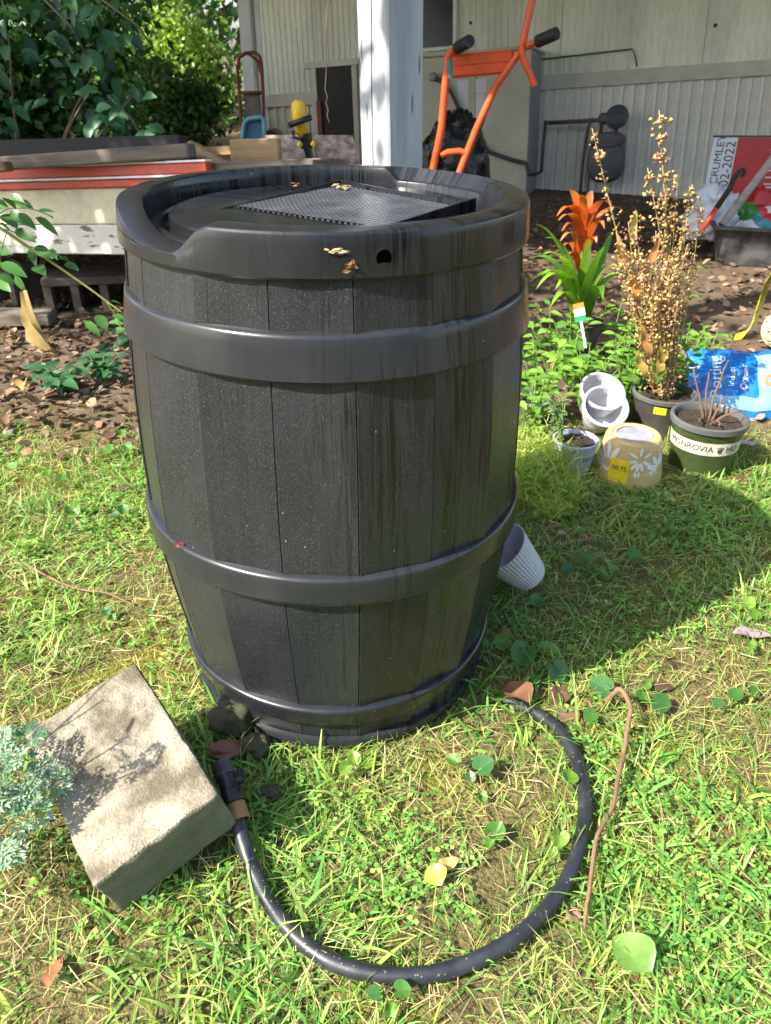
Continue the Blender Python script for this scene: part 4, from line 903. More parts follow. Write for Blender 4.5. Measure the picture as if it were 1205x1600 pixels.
violet('bright round violet leaf standing inside the hose loop', [(775, 1302, .038), (765, 1318, .024)])
violet('violet leaves inside the hose loop near the barrel', [(755, 1198, .042), (710, 1190, .036), (735, 1215, .028), (752, 1246, .03)])
violet('yellow green violet leaves touching the inner right side of the hose', [(889, 1216, .036), (874, 1309, .034), (862, 1330, .026)], True)
violet('violet leaves sprouting against the front foot of the barrel', [(553, 1186, .036), (570, 1192, .034), (540, 1200, .026)], True)
violet('violet leaves growing out under the front of the hose', [(627, 1547, .032), (586, 1551, .026), (610, 1575, .024)])
violet('pale round violet leaf in the lawn left of the barrel', [(50, 855, .05), (36, 848, .03)], True)
violet('violet leaves in the lawn close to the left side of the barrel', [(193, 797, .044), (208, 805, .03), (180, 806, .03)])
violet('violet leaves in the mossy lawn nearer the left picture edge', [(114, 797, .046), (76, 741, .05), (96, 750, .036), (18, 732, .05)])
violet('violet leaves in dark shade against the barrel beside the leaf litter', [(190, 678, .05), (173, 706, .05), (200, 700, .04)])
violet('single bluish violet leaf in the lawn above the concrete block', [(167, 956, .034), (176, 965, .022)])
def flat_leaf(name, label, px, py, L, Wd, col, ang, mat=DRYLEAF, z=.02, tilt=.3, cat='leaf', fold=.35, curl=.4, wav=.003):
    p = gp(px, py, z); m = leaf_mb(L, Wd, fold, curl, 8, col, wav=wav)
    rt = orient(Vector((math.cos(ang), math.sin(ang), random.uniform(-.1, .25))), Vector((random.uniform(-tilt, tilt), -.3+random.uniform(-tilt, tilt), 1)))
    m.v = [tuple(Vector(v)-Vector((L*.5, 0, 0))) for v in m.v]
    o = m.build(name, mat, loc=p, rot=rt, smooth=True); return tag(o, label, cat)
flat_leaf('dead_leaf', 'brown curled dead leaf by the violets at the hose end', 805, 1082, .075, .055, (.17, .085, .05), 2.3, fold=.7, wav=.005)
flat_leaf('dead_leaf', 'dark shrivelled dead leaf right of the brown curled leaf', 878, 1085, .05, .035, (.14, .07, .05), .3)
flat_leaf('dead_leaf', 'grey purple curled dead leaf at the right side of the lawn', 1178, 988, .085, .03, (.24, .19, .22), -.15)
flat_leaf('yellow_leaf', 'yellow fallen leaf in the middle of the hose loop', 680, 1365, .04, .036, (.46, .46, .10), 2.0, LEAF, .02, fold=.6)
flat_leaf('tan_leaf', 'tan fallen leaf beside the yellow leaf in the hose loop', 702, 1348, .04, .02, (.48, .33, .12), .4, DRYLEAF, .022)
flat_leaf('dead_leaf', 'red brown dead leaf in the grass below the concrete block', 85, 1510, .06, .02, (.30, .12, .06), 1.7)
flat_leaf('lawn_leaf', 'large pale green pointed leaf in the grass under the twig', 985, 1484, .072, .056, (.17, .31, .08), 2.2, LEAF, .03, .45, fold=.6, curl=.6)
flat_leaf('dead_leaf', 'grey leaf flake on the soil right of the green nursery pot', 1172, 692, .06, .03, (.42, .38, .42), .1)
flat_leaf('curled_leaf', 'tan curled leaf standing in the leaf litter left of the barrel', 36, 600, .09, .05, (.50, .33, .13), 1.9, DRYLEAF, .04, .3, fold=1.2)
flat_leaf('fallen_leaf', 'pink brown leaf pieces beside the hose near the twig foot', 897, 1428, .03, .022, (.34, .18, .15), .5)
# twigs
TWIG = M('twig_bark', (.19, .105, .06), .8, .3, 30, bmp=.4, bscale=120)
def twig(label, pix, r0, r1, branch=None):
    P = catmull([gp(px, py, z) for px, py, z in pix], 5); b0 = Vector((P[-1].x, P[-1].y, 0)); o = thing('twig', label, 'twig', loc=b0); n = len(P)
    MB().tube([p-b0+Vector((random.uniform(-1, 1), random.uniform(-1, 1), 0))*.0007 for p in P], [r0+(r1-r0)*k/(n-1)+random.uniform(-.0003, .0003) for k in range(n)], 8).build('stick', TWIG, o, smooth=True)
    if branch:
        Q = catmull([gp(px, py, z) for px, py, z in branch], 5); MB().tube([p-b0 for p in Q], r1*.9, 7).build('side_shoot', TWIG, o, smooth=True)
twig('crooked red brown twig lying in the grass right of the hose', [(945, 1098, .012), (958, 1085, .04), (970, 1077, .055), (985, 1105, .05), (980, 1140, .04), (976, 1172, .03), (966, 1215, .03), (957, 1262, .028), (934, 1305, .028), (924, 1370, .026), (917, 1415, .024), (912, 1452, .016)], .0052, .0028, [(945, 1098, .012), (930, 1110, .01), (920, 1096, .02)])
twig('pale thin twig lying in the lawn left of the barrel', [(38, 880, .02), (90, 908, .02), (130, 922, .02), (165, 926, .022), (210, 945, .015)], .0028, .002, [(150, 925, .02), (180, 905, .03), (206, 893, .03)])
twig('short pale twig at the left picture edge in the lawn', [(-5, 937, .02), (28, 928, .02), (55, 922, .018)], .002, .0016)
# silver green feathery plant in front left
def frond_mb(L, col):
    m = MB()
    def blade(p, d, l, w):
        n = Vector((-d.y, d.x, 0)); m.add([p, p+d*l*.45+n*w+Vector((0, 0, .0015)), p+d*l, p+d*l*.45-n*w], [(0, 1, 2, 3)], tuple(c*random.uniform(.75, 1.2) for c in col))
    np_ = 4
    for k in range(np_):
        t = (k+1)/(np_+.3); p = Vector((L*t, 0, .012*math.sin(t*3)))
        for s in (-1, 1):
            a = s*R(52-18*t); l = L*.46*(1-.55*t)*random.uniform(.85, 1.1); d = Vector((math.cos(a), math.sin(a), random.uniform(-.15, .1)))
            m.tube([p, p+d*l], .0006, 3, cap=False, col=col)
            for q in range(2):
                u = (q+1)/2; pp = p+d*l*u
                for s2 in (-1, 1):
                    b2 = a+s2*R(42); d2 = Vector((math.cos(b2), math.sin(b2), random.uniform(-.1, .25))); blade(pp, d2, L*.27*(1.1-.35*u), L*.045)
            blade(p+d*l, d, L*.27, L*.05)
    blade(Vector((L, 0, 0)), Vector((1, 0, 0)), L*.15, L*.022); m.tube([(0, 0, 0), (L*.5, 0, .008), (L, 0, 0)], .0009, 4, cap=False, col=col); return m
FROND = [frond_mb(1.0*.09, c).mesh('fern_leaf', LEAF) for c in ((.15, .26, .16), (.19, .30, .20), (.11, .21, .12))]
ab = gp(-70, 1370); ab.z = 0
art = thing('wormwood_plant', 'silver green feathery leaved plant reaching over the concrete block', 'plant', loc=ab)
hubs = [(-30, 1260, .16), (0, 1200, .18), (-10, 1300, .14), (25, 1225, .16), (-35, 1180, .18), (-45, 1330, .12)]
for (px, py, z) in hubs:
    h_ = gp(px, py, z)-ab; MB().tube([Vector((random.uniform(-.02, .02), 0, 0)), h_*.5+Vector((-.02, 0, .02)), h_], [.003, .0025, .002], 6).build('stem', M('reddish_stem', (.36, .16, .07), .6) if px == -20 else STEMG, art, smooth=True)
    for k in range(6):
        a = k*1.047+random.uniform(-.4, .4); d = Vector((math.cos(a), math.sin(a), random.uniform(-.2, .45)))
        put('fern_leaf', random.choice(FROND), art, loc=h_+d*.006+Vector((0, 0, random.uniform(-.02, .01))), rot=orient(d, Vector((random.uniform(-.3, .3), -.5, 1))), scale=random.uniform(.42, .68))
for (s0, s1, t0, t1) in (((70, 1150), (200, 1065), .30, .5), ((90, 1140), (170, 1100), .26, .4), ((100, 1205), (190, 1160), .2, .42), ((105, 1240), (205, 1205), .16, .3)):
    A_ = gp(*s0, .14)+sun_dir*t0-ab; B2 = gp(*s1, .15)+sun_dir*t1-ab
    MB().tube([Vector((0, 0, 0)), A_*.7, A_, A_.lerp(B2, .5)+Vector((0, 0, .01)), B2], .0016, 5).build('tall_stem', STEMG, art, smooth=True)
    for k in range(6):
        p = A_.lerp(B2, k/5); d = (B2-A_).normalized()+rvec(.5); put('fern_leaf', random.choice(FROND), art, loc=p, rot=orient(d, rvec()), scale=random.uniform(.08, .2) if t0 > .22 else random.uniform(.35, .6))
# compound leaf branch over the platform
LFT = [leaf_mb(1.0, .42, .2, .35, 6, c).mesh('leaflet', LEAF, True) for c in ((.055, .16, .035), (.075, .20, .04), (.045, .13, .035))]
YB = 2.12
def cx(x, y): return gy(x/4.21, 240+y/4.21, YB+random.uniform(-.05, .05))
wb = cx(0, 490); wb.z = 0; wb.x -= .35
vine = thing('vine_branch', 'leafy compound leaved branch reaching in from the left before the platform', 'vine', loc=wb)
sp_ = [Vector((0, 0, 0)), Vector((.05, 0, .45))]+[gy(x/4.21, 240+y/4.21, YB)-wb for x, y in ((-160, 420), (0, 490), (180, 610), (320, 700), (480, 810), (620, 910), (700, 970), (810, 1050))]
MB().tube(catmull(sp_, 5), [.006-.0042*k/(5*(len(sp_)-1)) for k in range(5*(len(sp_)-1)+1)], 7).build('main_stem', M('yellow_green_stem', (.24, .24, .05), .6), vine, smooth=True)
for st in ([(-60, 440), (60, 360), (230, 370), (350, 420)], [(0, 490), (110, 520), (225, 560)], [(40, 530), (0, 700), (90, 790), (160, 900)], [(180, 610), (330, 640), (500, 740)], [(700, 970), (780, 1100), (830, 1240)], [(-20, 330), (70, 300), (200, 340)]):
    MB().tube(catmull([gy(x/4.21, 240+y/4.21, YB)-wb for x, y in st], 4), .0017, 5).build('leaf_stalk', STEMG, vine, smooth=True)
for (x0, y0, x1, y1) in ((-30, 300, 60, 345), (20, 290, 110, 345), (75, 265, 165, 350), (130, 300, 225, 365), (20, 400, 105, 460), (70, 375, 170, 460), (120, 390, 240, 490), (230, 420, 405, 525), (250, 380, 360, 365), (0, 460, 110, 520), (100, 500, 225, 565), (205, 620, 225, 720), (225, 615, 330, 670), (335, 625, 375, 690), (390, 690, 440, 680), (430, 720, 510, 750), (60, 690, 160, 740), (0, 720, 170, 790), (-20, 800, 120, 850), (100, 800, 160, 910), (-10, 830, 50, 890), (230, 740, 285, 770), (730, 970, 805, 980), (740, 1060, 820, 1080), (725, 1110, 830, 1100), (720, 1180, 830, 1150), (745, 1270, 840, 1190), (815, 1290, 860, 1210), (560, 1100, 660, 1190), (640, 1060, 700, 1150), (-60, 380, 40, 330), (-60, 560, 60, 600), (-40, 640, 60, 640)):
    a, c = cx(x0, y0)-wb, cx(x1, y1)-wb; d = c-a
    put('leaflet', random.choice(LFT), vine, loc=a, rot=orient(d, Vector((random.uniform(-.4, .4), -.5, .8))), scale=d.length*1.05)
pl = [(130, 910), (152, 902), (175, 900), (215, 1030), (245, 1100), (270, 1150), (280, 1190), (340, 1285), (300, 1300), (235, 1262), (170, 1230), (165, 1150), (135, 1100), (140, 1000)]
hb_ = gy(240/4.21, 240+1290/4.21, 2.05); m = MB(); P = [gy(x/4.21, 240+y/4.21, 2.05+.006*math.sin(k*1.3))-hb_ for k, (x, y) in enumerate(pl)]
c = sum(P, Vector())/len(P)+Vector((0, -.008, 0)); n = len(P)
m.add([c]+P+[c+Vector((0, .002, 0))]+[p+Vector((0, .002, 0)) for p in P], [(0, 1+j, 1+(j+1) % n) for j in range(n)]+[(n+1, n+2+(j+1) % n, n+2+j) for j in range(n)], (.33, .25, .10))
tag(m.build('dry_strap_leaf', DRYLEAF, loc=hb_, smooth=40), 'long tan dried leaf hanging below the green branch at the left', 'dried leaf')
# broad leaved shrub, upper left
BLF = [leaf_mb(1.0, .52, .3, .5, 7, c).mesh('leaf', LEAF, True) for c in ((.035, .115, .055), (.045, .15, .06), (.06, .18, .07), (.028, .09, .05))]
sb = Vector((-1.95, 4.3, 0))
shrub = thing('broad_leaf_shrub', 'large dark broad leaved shrub behind the platform at upper left', 'shrub', loc=sb)
for k in range(5):
    tgt = gy(random.uniform(-40, 230), random.uniform(-60, 190), random.uniform(3.7, 4.5))-sb
    MB().tube([Vector((random.uniform(-.1, .1), random.uniform(-.1, .1), 0)), tgt*.45+Vector((0, 0, .12)), tgt*.8+Vector((0, 0, .06)), tgt], [.014, .009, .006, .003], 6).build('branch', STEMB, shrub, smooth=True)
for st in ([(70, 0), (110, 40), (135, 85)], [(160, 0), (215, 40), (240, 75)], [(170, 150), (205, 185), (222, 215)]):
    MB().tube([gy(px, py, 3.75)-sb for px, py in st], .005, 5).build('branch', M('pale_branch', (.12, .11, .07), .8), shrub, smooth=True)
cnt = 0
while cnt < 280:
    px, py = random.uniform(-90, 270), random.uniform(-90, 235)
    lim = 190+30*math.sin(py*.05) if py < 130 else 215-(py-130)*.2
    if px > lim or (py > 165 and px < 120 and random.random() < .75): continue
    p = gy(px, py, random.uniform(3.65, 4.7))-sb
    d = Vector((random.uniform(-.6, 1), random.uniform(-1, .3), random.uniform(-.9, .1)))
    put('leaf', random.choice(BLF), shrub, loc=p, rot=orient(d, Vector((random.uniform(-.5, .5), -.6, .9))), scale=random.uniform(.055, .11)); cnt += 1
for (px, py) in ((150, 172), (162, 178), (178, 158), (190, 165), (140, 192), (225, 152), (235, 208), (246, 200), (258, 205), (195, 200), (180, 195)):
    put('leaf', BLF[2], shrub, loc=gy(px, py, 3.6)-sb, rot=orient(Vector((random.uniform(-1, 1), -.5, random.uniform(-.5, .5))), Vector((0, -.8, .6))), scale=.085)
# crowns of many leaves
def leaf_cloud(P, size, cols, upb=.35, flat=.5):
    n = len(P); d = rng.normal(size=(n, 3)); d /= np.linalg.norm(d, axis=1)[:, None]
    nr = rng.normal(size=(n, 3))+np.array([0, -.25, upb*2]); nr -= d*(nr*d).sum(1)[:, None]; nr /= np.linalg.norm(nr, axis=1)[:, None]
    s = np.cross(nr, d); L = size*rng.uniform(.6, 1.3, n)[:, None]
    V = np.stack([P-d*L*.5, P+s*L*.28+nr*L*.06, P+d*L*.5, P-s*L*.28+nr*L*.06], 1).reshape(-1, 3)
    i = np.arange(n)[:, None]*4; T = np.concatenate([i+np.array([0, 2, 1]), i+np.array([0, 3, 2])], 0)[:, ::-1]
    C = np.array(cols)[rng.integers(len(cols), size=n)]*rng.uniform(.7, 1.25, n)[:, None]
    return V, T, np.repeat(C, 4, 0)
def crown_points(c, rad, n, clumps, spread):
    u = rng.normal(size=(clumps, 3)); u /= np.linalg.norm(u, axis=1)[:, None]; u *= rng.uniform(.35, 1.0, (clumps, 1))**.6
    cc = np.array(c)+u*np.array(rad); k = rng.integers(clumps, size=n)
    return cc[k]+rng.normal(size=(n, 3))*spread*rng.uniform(.6, 1.3, (clumps, 1))[k]
BARK = M('tree_bark', (.13, .10, .075), .9, .35, 8, stretch=(1, 1, .25), bmp=.6, bscale=40, bdist=.02)
def tree(name, label, base, c, rad, n, size, cols, clumps=60, spread=.25, tr=.06, cat='tree', group=None):
    o = thing(name, label, cat, loc=base, group=group); b0 = np.array(base)
    cl = Vector(c)-Vector(base); lean = Vector((random.uniform(-.1, .1), random.uniform(-.1, .1), 0))
    m = MB(); m.tube([Vector((0, 0, -.1)), cl*.35+lean, cl*.75-lean*.5, cl+Vector((0, 0, rad[2]*.5))], [tr, tr*.8, tr*.55, tr*.15], 9)
    m.build('trunk', BARK, o, smooth=True)
    for k in range(6):
        a = random.uniform(0, 6.28); s = cl*random.uniform(.4, .85); e = cl+Vector((math.cos(a)*rad[0]*.7, math.sin(a)*rad[1]*.7, random.uniform(-.5, .6)*rad[2]))
        MB().tube([s, s.lerp(e, .5)+Vector((0, 0, .1)), e], [tr*.4, tr*.25, tr*.08], 6).build('limb', BARK, o, smooth=True)
    P = crown_points(c, rad, n, clumps, spread); P = P[P[:, 2] > .03]-b0; V, T, C = leaf_cloud(P, size, cols)
    put('crown', np_mesh('crown', V, T, C, LEAF), o); return o
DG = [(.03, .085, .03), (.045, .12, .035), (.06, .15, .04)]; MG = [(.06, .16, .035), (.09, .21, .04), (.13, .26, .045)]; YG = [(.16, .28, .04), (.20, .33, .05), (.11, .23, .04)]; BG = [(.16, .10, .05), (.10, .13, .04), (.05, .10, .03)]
G_ = 'trees and bushes beyond the yard'
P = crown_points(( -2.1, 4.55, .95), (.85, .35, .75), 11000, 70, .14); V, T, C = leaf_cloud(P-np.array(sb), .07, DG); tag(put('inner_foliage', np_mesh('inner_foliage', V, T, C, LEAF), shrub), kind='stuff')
tree('bush', 'bright yellow green sunlit bush by the house corner', (-2.1, 9.0, 0), (-2.1, 9.0, .85), (.34, .4, .45), 4500, .065, [(.26, .40, .05), (.20, .33, .05), (.14, .25, .04)], 46, .15, .04, 'bush', G_)
tree('bush', 'mid green bush behind the platform between shrub and house', (-2.8, 7.2, 0), (-2.75, 7.3, .62), (1.0, .5, .5), 11000, .05, MG+YG+DG, 70, .14, .04, 'bush', G_)
tree('bush', 'low dark bush at the house corner beneath the sunlit one', (-2.0, 7.7, 0), (-2.0, 7.8, .5), (.42, .4, .42), 5500, .07, DG+MG, 50, .12, .03, 'bush', G_)
tree('tree', 'tall dark green tree with brownish patches above the mid green bush', (-3.4, 10.2, 0), (-3.4, 10.2, 1.9), (1.4, .8, 1.3), 17000, .07, MG+DG+BG+YG, 90, .2, .12, 'tree', G_)
tree('tree', 'dense dark tree filling the far upper left corner', (-5.2, 8.8, 0), (-5.0, 8.6, 1.4), (1.6, .9, 1.5), 11000, .11, DG, 70, .22, .12, 'tree', G_)
tree('tree', 'tree standing off left that throws dappled shade on the platform', (-4.6, 3.4, 0), (-3.45, 2.25, 3.3), (1.5, 1.0, .8), 3600, .13, MG, 46, .24, .13, 'tree')
bo = bpy.data.objects['tree.002']; 
for (bc, br_, nb) in (((-1.62, 1.75, 2.75), (.42, .34, .45), 120), ((-2.3, 1.2, 2.3), (.4, .35, .3), 90)):
    Pb = crown_points(bc, br_, nb, 12, .09)-np.array(bo.location); V, T, C = leaf_cloud(Pb, .15, MG); put('bough_leaves', np_mesh('bough_leaves', V, T, C, LEAF), bo)['kind'] = 'stuff'
    e_ = Vector(bc)-bo.location; MB().tube([Vector((0, 0, 2.2)), e_*.6+Vector((0, 0, 1.2)), e_], [.05, .03, .012], 7).build('bough', BARK, bo, smooth=True)
Pw = np.stack([rng.uniform(-12, 3, 26000), rng.uniform(12, 15, 26000), rng.uniform(0, 6.5, 26000)], 1); V, T, C = leaf_cloud(Pw, .22, DG+DG+MG+[(.12, .10, .05)])
Pq = np.stack([rng.uniform(-14, 14, 15000), rng.uniform(-11, -8.5, 15000), rng.uniform(0, 1, 15000)**1.2*5.2], 1); V2, T2, C2 = leaf_cloud(Pq, .34, DG+MG)
tag(put('hedgerow', np_mesh('hedgerow', V2, T2, C2, LEAF)), 'green hedgerow closing the yard behind the viewer', 'hedgerow', kind='stuff')
tag(put('woodland', np_mesh('woodland', V, T, C, LEAF)), 'distant dark green woodland behind the yard', 'woodland', kind='stuff')
# strap ribbons
def ribbon(a, c, w, arch, n=12, tw=0.0, col=(.1, .25, .03), col2=None, fold=.35, side=None):
    d = c-a; s = side or d.cross(Vector((0, 0, 1))); s = s.normalized() if s.length > 1e-5 else Vector((1, 0, 0)); m = MB(); vs = []; cs = []
    if side is None and abs(s.dot(Vector((1, 0, 0)))) < .35: s = (s+Vector((.7, 0, 0))).normalized()
    for k in range(n+1):
        t = k/n; p = a.lerp(c, t)+Vector((0, 0, arch*4*t*(1-t))); ww = w*.5*(1-t**3)*(.65+.35*min(1, t*5))+.0003
        up = Vector((0, -.3, 1)).normalized()
        vs += [p-s*ww+up*ww*fold, p, p+s*ww+up*ww*fold]; cc = tuple(x*(1-t)+y*t for x, y in zip(col, col2 or col)); cs += [cc]*3
    m.add(vs, [f for k in range(n) for f in ((3*k, 3*k+3, 3*k+4, 3*k+1), (3*k+1, 3*k+4, 3*k+5, 3*k+2))]); m.c = cs; return m
YR = 2.95; rb0 = gy(905, 500, YR); rb0.z = 0
br = thing('bromeliad', 'potted bromeliad with orange flower bracts and long green strap leaves', 'plant', loc=rb0)
o = MB().lathe([(0, .0), (.07, 0), (.09, .16), (.094, .16), (.088, .16), (.08, .14), (0, .14)], 32).build('pot', DP, br, smooth=40)
for k, (px, py, w, ar, dy) in enumerate(((852, 372, .05, .06, -.1), (836, 350, .05, .05, .1), (826, 405, .06, .06, .0), (828, 440, .06, .06, -.1), (846, 430, .06, .05, -.3), (872, 400, .06, .03, -.25), (922, 372, .05, .01, -.05), (958, 362, .05, .02, .1), (868, 452, .05, .06, -.2), (838, 452, .045, .08, -.15), (968, 420, .045, .05, -.05), (848, 398, .055, .06, -.2), (880, 378, .05, .0, .05), (945, 385, .05, .02, -.1), (985, 440, .04, .06, 0), (860, 480, .045, .05, -.25), (942, 470, .05, .06, -.25))):
    a = Vector((random.uniform(-.02, .02), random.uniform(-.02, .02), .16)); c = gy(px, py, YR+dy)-rb0
    w *= .85; ar += .03; g = random.choice(((.18, .36, .035), (.24, .42, .04), (.11, .26, .03))); ribbon(a, c, w, ar, 12, 0, tuple(x*.8 for x in g), tuple(x*1.25 for x in g)).build('leaf', LEAF, br, smooth=True)
MB().tube([(0, 0, .15), gy(908, 440, YR)-rb0, gy(910, 390, YR)-rb0, gy(911, 345, YR)-rb0], [.012, .010, .008, .006], 8).build('flower_stem', STEMG, br, smooth=True)
for (sx, sy, px, py, w, ar, dy) in ((911, 360, 893, 296, .035, .0, -.02), (911, 360, 921, 298, .035, .0, .02), (911, 360, 878, 338, .034, .025, -.05), (911, 362, 948, 326, .034, .03, -.04), (911, 375, 880, 345, .03, .02, -.08), (911, 375, 962, 330, .03, .02, .03), (911, 392, 884, 362, .03, .03, -.06), (911, 392, 938, 358, .03, .03, -.06), (909, 405, 882, 378, .03, .03, -.03), (909, 410, 928, 380, .03, .02, -.06), (905, 425, 884, 415, .025, .03, -.05), (911, 360, 908, 305, .03, 0, -.06), (908, 420, 884, 388, .03, .02, .02)):
    a = gy(sx, sy, YR)-rb0; c = gy(px+(px-911)*.25, py, YR+dy)-rb0; ribbon(a, c, w*1.05, ar+.03, 10, 0, (.48, .07, .012), random.choice(((.72, .16, .03), (.66, .12, .025), (.74, .25, .05))), side=Vector((.9, -.3, .2))).build('bract', LEAF, br, smooth=True)
# dry seed stalk plant
SEED = leaf_mat('seed_pod', trans=.25, rough=.6); DST = M('straw_stalk', (.42, .30, .12), .8, .25, 40)
sd = thing('seed_stalk_plant', 'tall dry golden seed stalks growing from the black pot', 'plant', loc=SPOS+Vector((0, 0, .12)))
S0 = SPOS+Vector((0, 0, .12))
def pods(P, size, cols):
    n = len(P); ax = rng.normal(size=(n, 3)); ax /= np.linalg.norm(ax, axis=1)[:, None]; s = np.cross(ax, rng.normal(size=(n, 3))); s /= np.linalg.norm(s, axis=1)[:, None]; t = np.cross(ax, s); L = size*rng.uniform(.6, 1.4, n)[:, None]
    V = np.stack([P-ax*L, P+s*L*.75, P+t*L*.18, P-s*L*.75, P-t*L*.18, P+ax*L], 1).reshape(-1, 3); i = np.arange(n)[:, None]*6
    T = np.concatenate([i+np.array(f) for f in ((0, 2, 1), (0, 3, 2), (0, 4, 3), (0, 1, 4), (5, 1, 2), (5, 2, 3), (5, 3, 4), (5, 4, 1))], 0)
    return V, T, np.repeat(np.array(cols)[rng.integers(len(cols), size=n)]*rng.uniform(.75, 1.2, n)[:, None], 6, 0)
PODC = [(.58, .38, .18), (.64, .46, .24), (.50, .30, .19), (.56, .42, .14), (.38, .22, .13), (.50, .44, .15), (.45, .24, .18)]
for (px, py, dy, t0, npd, sz) in ((1030, 172, 0, .25, 110, .0085), (1044, 268, .05, .3, 70, .0075), (1012, 262, -.04, .3, 70, .0075), (925, 200, -.06, .45, 42, .008), (1082, 288, .03, .45, 60, .0075), (1060, 262, .08, .5, 40, .0065), (990, 330, .05, .4, 60, .0075), (1072, 350, -.08, .3, 70, .007), (965, 372, -.08, .35, 60, .007), (1000, 400, -.1, .2, 80, .007), (1045, 400, -.12, .2, 80, .007), (1096, 318, .1, .6, 36, .007), (1020, 455, -.12, .1, 60, .007), (1060, 470, -.1, .1, 50, .007), (985, 470, -.05, .1, 50, .007))+tuple((random.uniform(958, 1085), random.uniform(320, 470), random.uniform(-.12, .1), .12, 42, .0065) for _ in range(16)):
    tip = gy(px, py, S0.y+dy)-S0; a = Vector((random.uniform(-.03, .03), random.uniform(-.03, .03), 0)); mid = a.lerp(tip, .5)+Vector((random.uniform(-.02, .02), 0, .02)); C3 = catmull([a, mid, tip], 8)
    st = MB().tube(C3, [.0032-.0022*k/(len(C3)-1) for k in range(len(C3))], 6).build('stalk', DST, sd, smooth=True)
    npd = int(npd*2.4); sz *= .92; tt = rng.uniform(t0, 1, npd); Pn = np.array([C3[min(len(C3)-1, int(t*(len(C3)-1)))] for t in tt])+rng.normal(size=(npd, 3))*np.array([.014, .014, .012])*(1.35-tt)[:, None]**.5
    V, T, C = pods(Pn, sz, PODC); tag(put('seed_pods', np_mesh('seed_pods', V, T, C, SEED), st), kind='stuff')
for (px, py, px2, py2, col) in ((975, 420, 962, 325, (.52, .30, .12)), (985, 380, 1005, 295, (.55, .40, .14)), (1010, 420, 1050, 340, (.50, .24, .10)), (1000, 470, 975, 395, (.48, .22, .07)), (1015, 560, 1000, 470, (.50, .26, .09)), (1030, 570, 1070, 500, (.36, .24, .06)), (1010, 590, 985, 520, (.40, .30, .08)), (1030, 590, 1040, 500, (.34, .28, .07)), (1020, 600, 1060, 560, (.18, .24, .05)), (1000, 600, 960, 560, (.14, .24, .05)), (1035, 600, 1010, 540, (.16, .26, .05))):
    a = gy(px, py, S0.y-.06)-S0; c = gy(px2, py2, S0.y-.10)-S0; c = a.lerp(c, .62); d = c-a; put('leaf', leaf_mb(d.length, d.length*.24, .3, .3, 7, col, wav=.004).mesh('leaf', DRYLEAF if col[1] < col[0] else LEAF, True), sd, loc=a, rot=orient(d, Vector((.2, -1, .4))))
# low leafy plants among the pots
SL = [leaf_mb(1.0, .45, .3, .4, 4, c).mesh('leaf', LEAF, True) for c in ((.13, .28, .04), (.19, .35, .055), (.09, .22, .035))]
def leafy(name, label, px, py, y, n, spread, size, lab_cat='plant', meshes=SL, zb=0.0):
    c = gy(px, py, y); b0 = Vector((c.x, c.y, zb)); o = thing(name, label, lab_cat, loc=b0, group='low leafy plants around the pots')
    hgt = max(.05, c.z-zb)
    for k in range(max(5, n//9)):
        a = random.uniform(0, 6.28); tip = Vector((math.cos(a)*spread*random.uniform(.3, 1), math.sin(a)*spread*random.uniform(.3, 1), hgt*random.uniform(.8, 1.25)))
        MB().tube([Vector((0, 0, 0)), tip*.5+Vector((0, 0, .02)), tip], [.0025, .002, .0012], 5).build('stem', STEMG, o)
        for j in range(9):
            t = .25+.75*j/8; p = tip*t+Vector((0, 0, .03*t*(1-t))); d = Vector((math.cos(a+j*2.4), math.sin(a+j*2.4), random.uniform(-.2, .5)))
            put('leaf', random.choice(meshes), o, loc=p, rot=orient(d, Vector((random.uniform(-.3, .3), -.4, 1))), scale=size*random.uniform(.6, 1.2))
leafy('leafy_plant', 'bright leafy plant right behind the barrel edge', 852, 560, 2.35, 90, .12, .05)
leafy('leafy_plant', 'bright leafy plant above the tipped white pots', 925, 545, 2.45, 110, .14, .05)
leafy('leafy_plant', 'leafy plant between the white pots and the dry stalks', 978, 545, 2.42, 90, .11, .05)
leafy('leafy_plant', 'leafy plant under the bromeliad strap leaves', 870, 500, 2.75, 80, .14, .05)
leafy('leafy_plant', 'leafy plant under the right side of the dry stalks', 1075, 530, 2.62, 80, .12, .045)
leafy('leafy_plant', 'low sprouting weeds left of the yellow strip', 1115, 520, 2.95, 60, .12, .03)
GL = [leaf_mb(1.0, .3, .3, .4, 4, c).mesh('leaf', LEAF, True) for c in ((.16, .24, .13), (.12, .20, .09))]
leafy('leafy_plant', 'leafy plant close beside the barrel above the feathery plant', 838, 600, 2.2, 60, .08, .04)
leafy('leafy_plant', 'light green leafy plant in front of the bromeliad pot', 900, 520, 2.62, 100, .13, .05)
leafy('leafy_plant', 'leafy plant filling the gap behind the black pot', 1020, 560, 2.5, 80, .12, .05)
leafy('leafy_plant', 'sparse sprouting plant behind the dry stalks', 960, 490, 2.9, 70, .14, .05)
leafy('leafy_plant', 'yellow green leafy plant at the left foot of the dry stalks', 1000, 520, 2.36, 100, .09, .042)
leafy('leafy_plant', 'yellow green leafy plant at the right foot of the dry stalks', 1052, 545, 2.38, 100, .09, .042)
leafy('potted_seedling', 'thin grey green seedling growing in the small white pot', 885, 632, WPOS.y, 72, .065, .028, meshes=GL, zb=WH-.01)
leafy('ground_weed', 'dark weed sprouting in the leaf litter left of the barrel', 96, 580, 2.6, 27, .15, .07, meshes=BLF)
leafy('ground_weed', 'dark weed in the leaf litter against the barrel hoop', 155, 565, 2.65, 45, .10, .06, meshes=BLF)
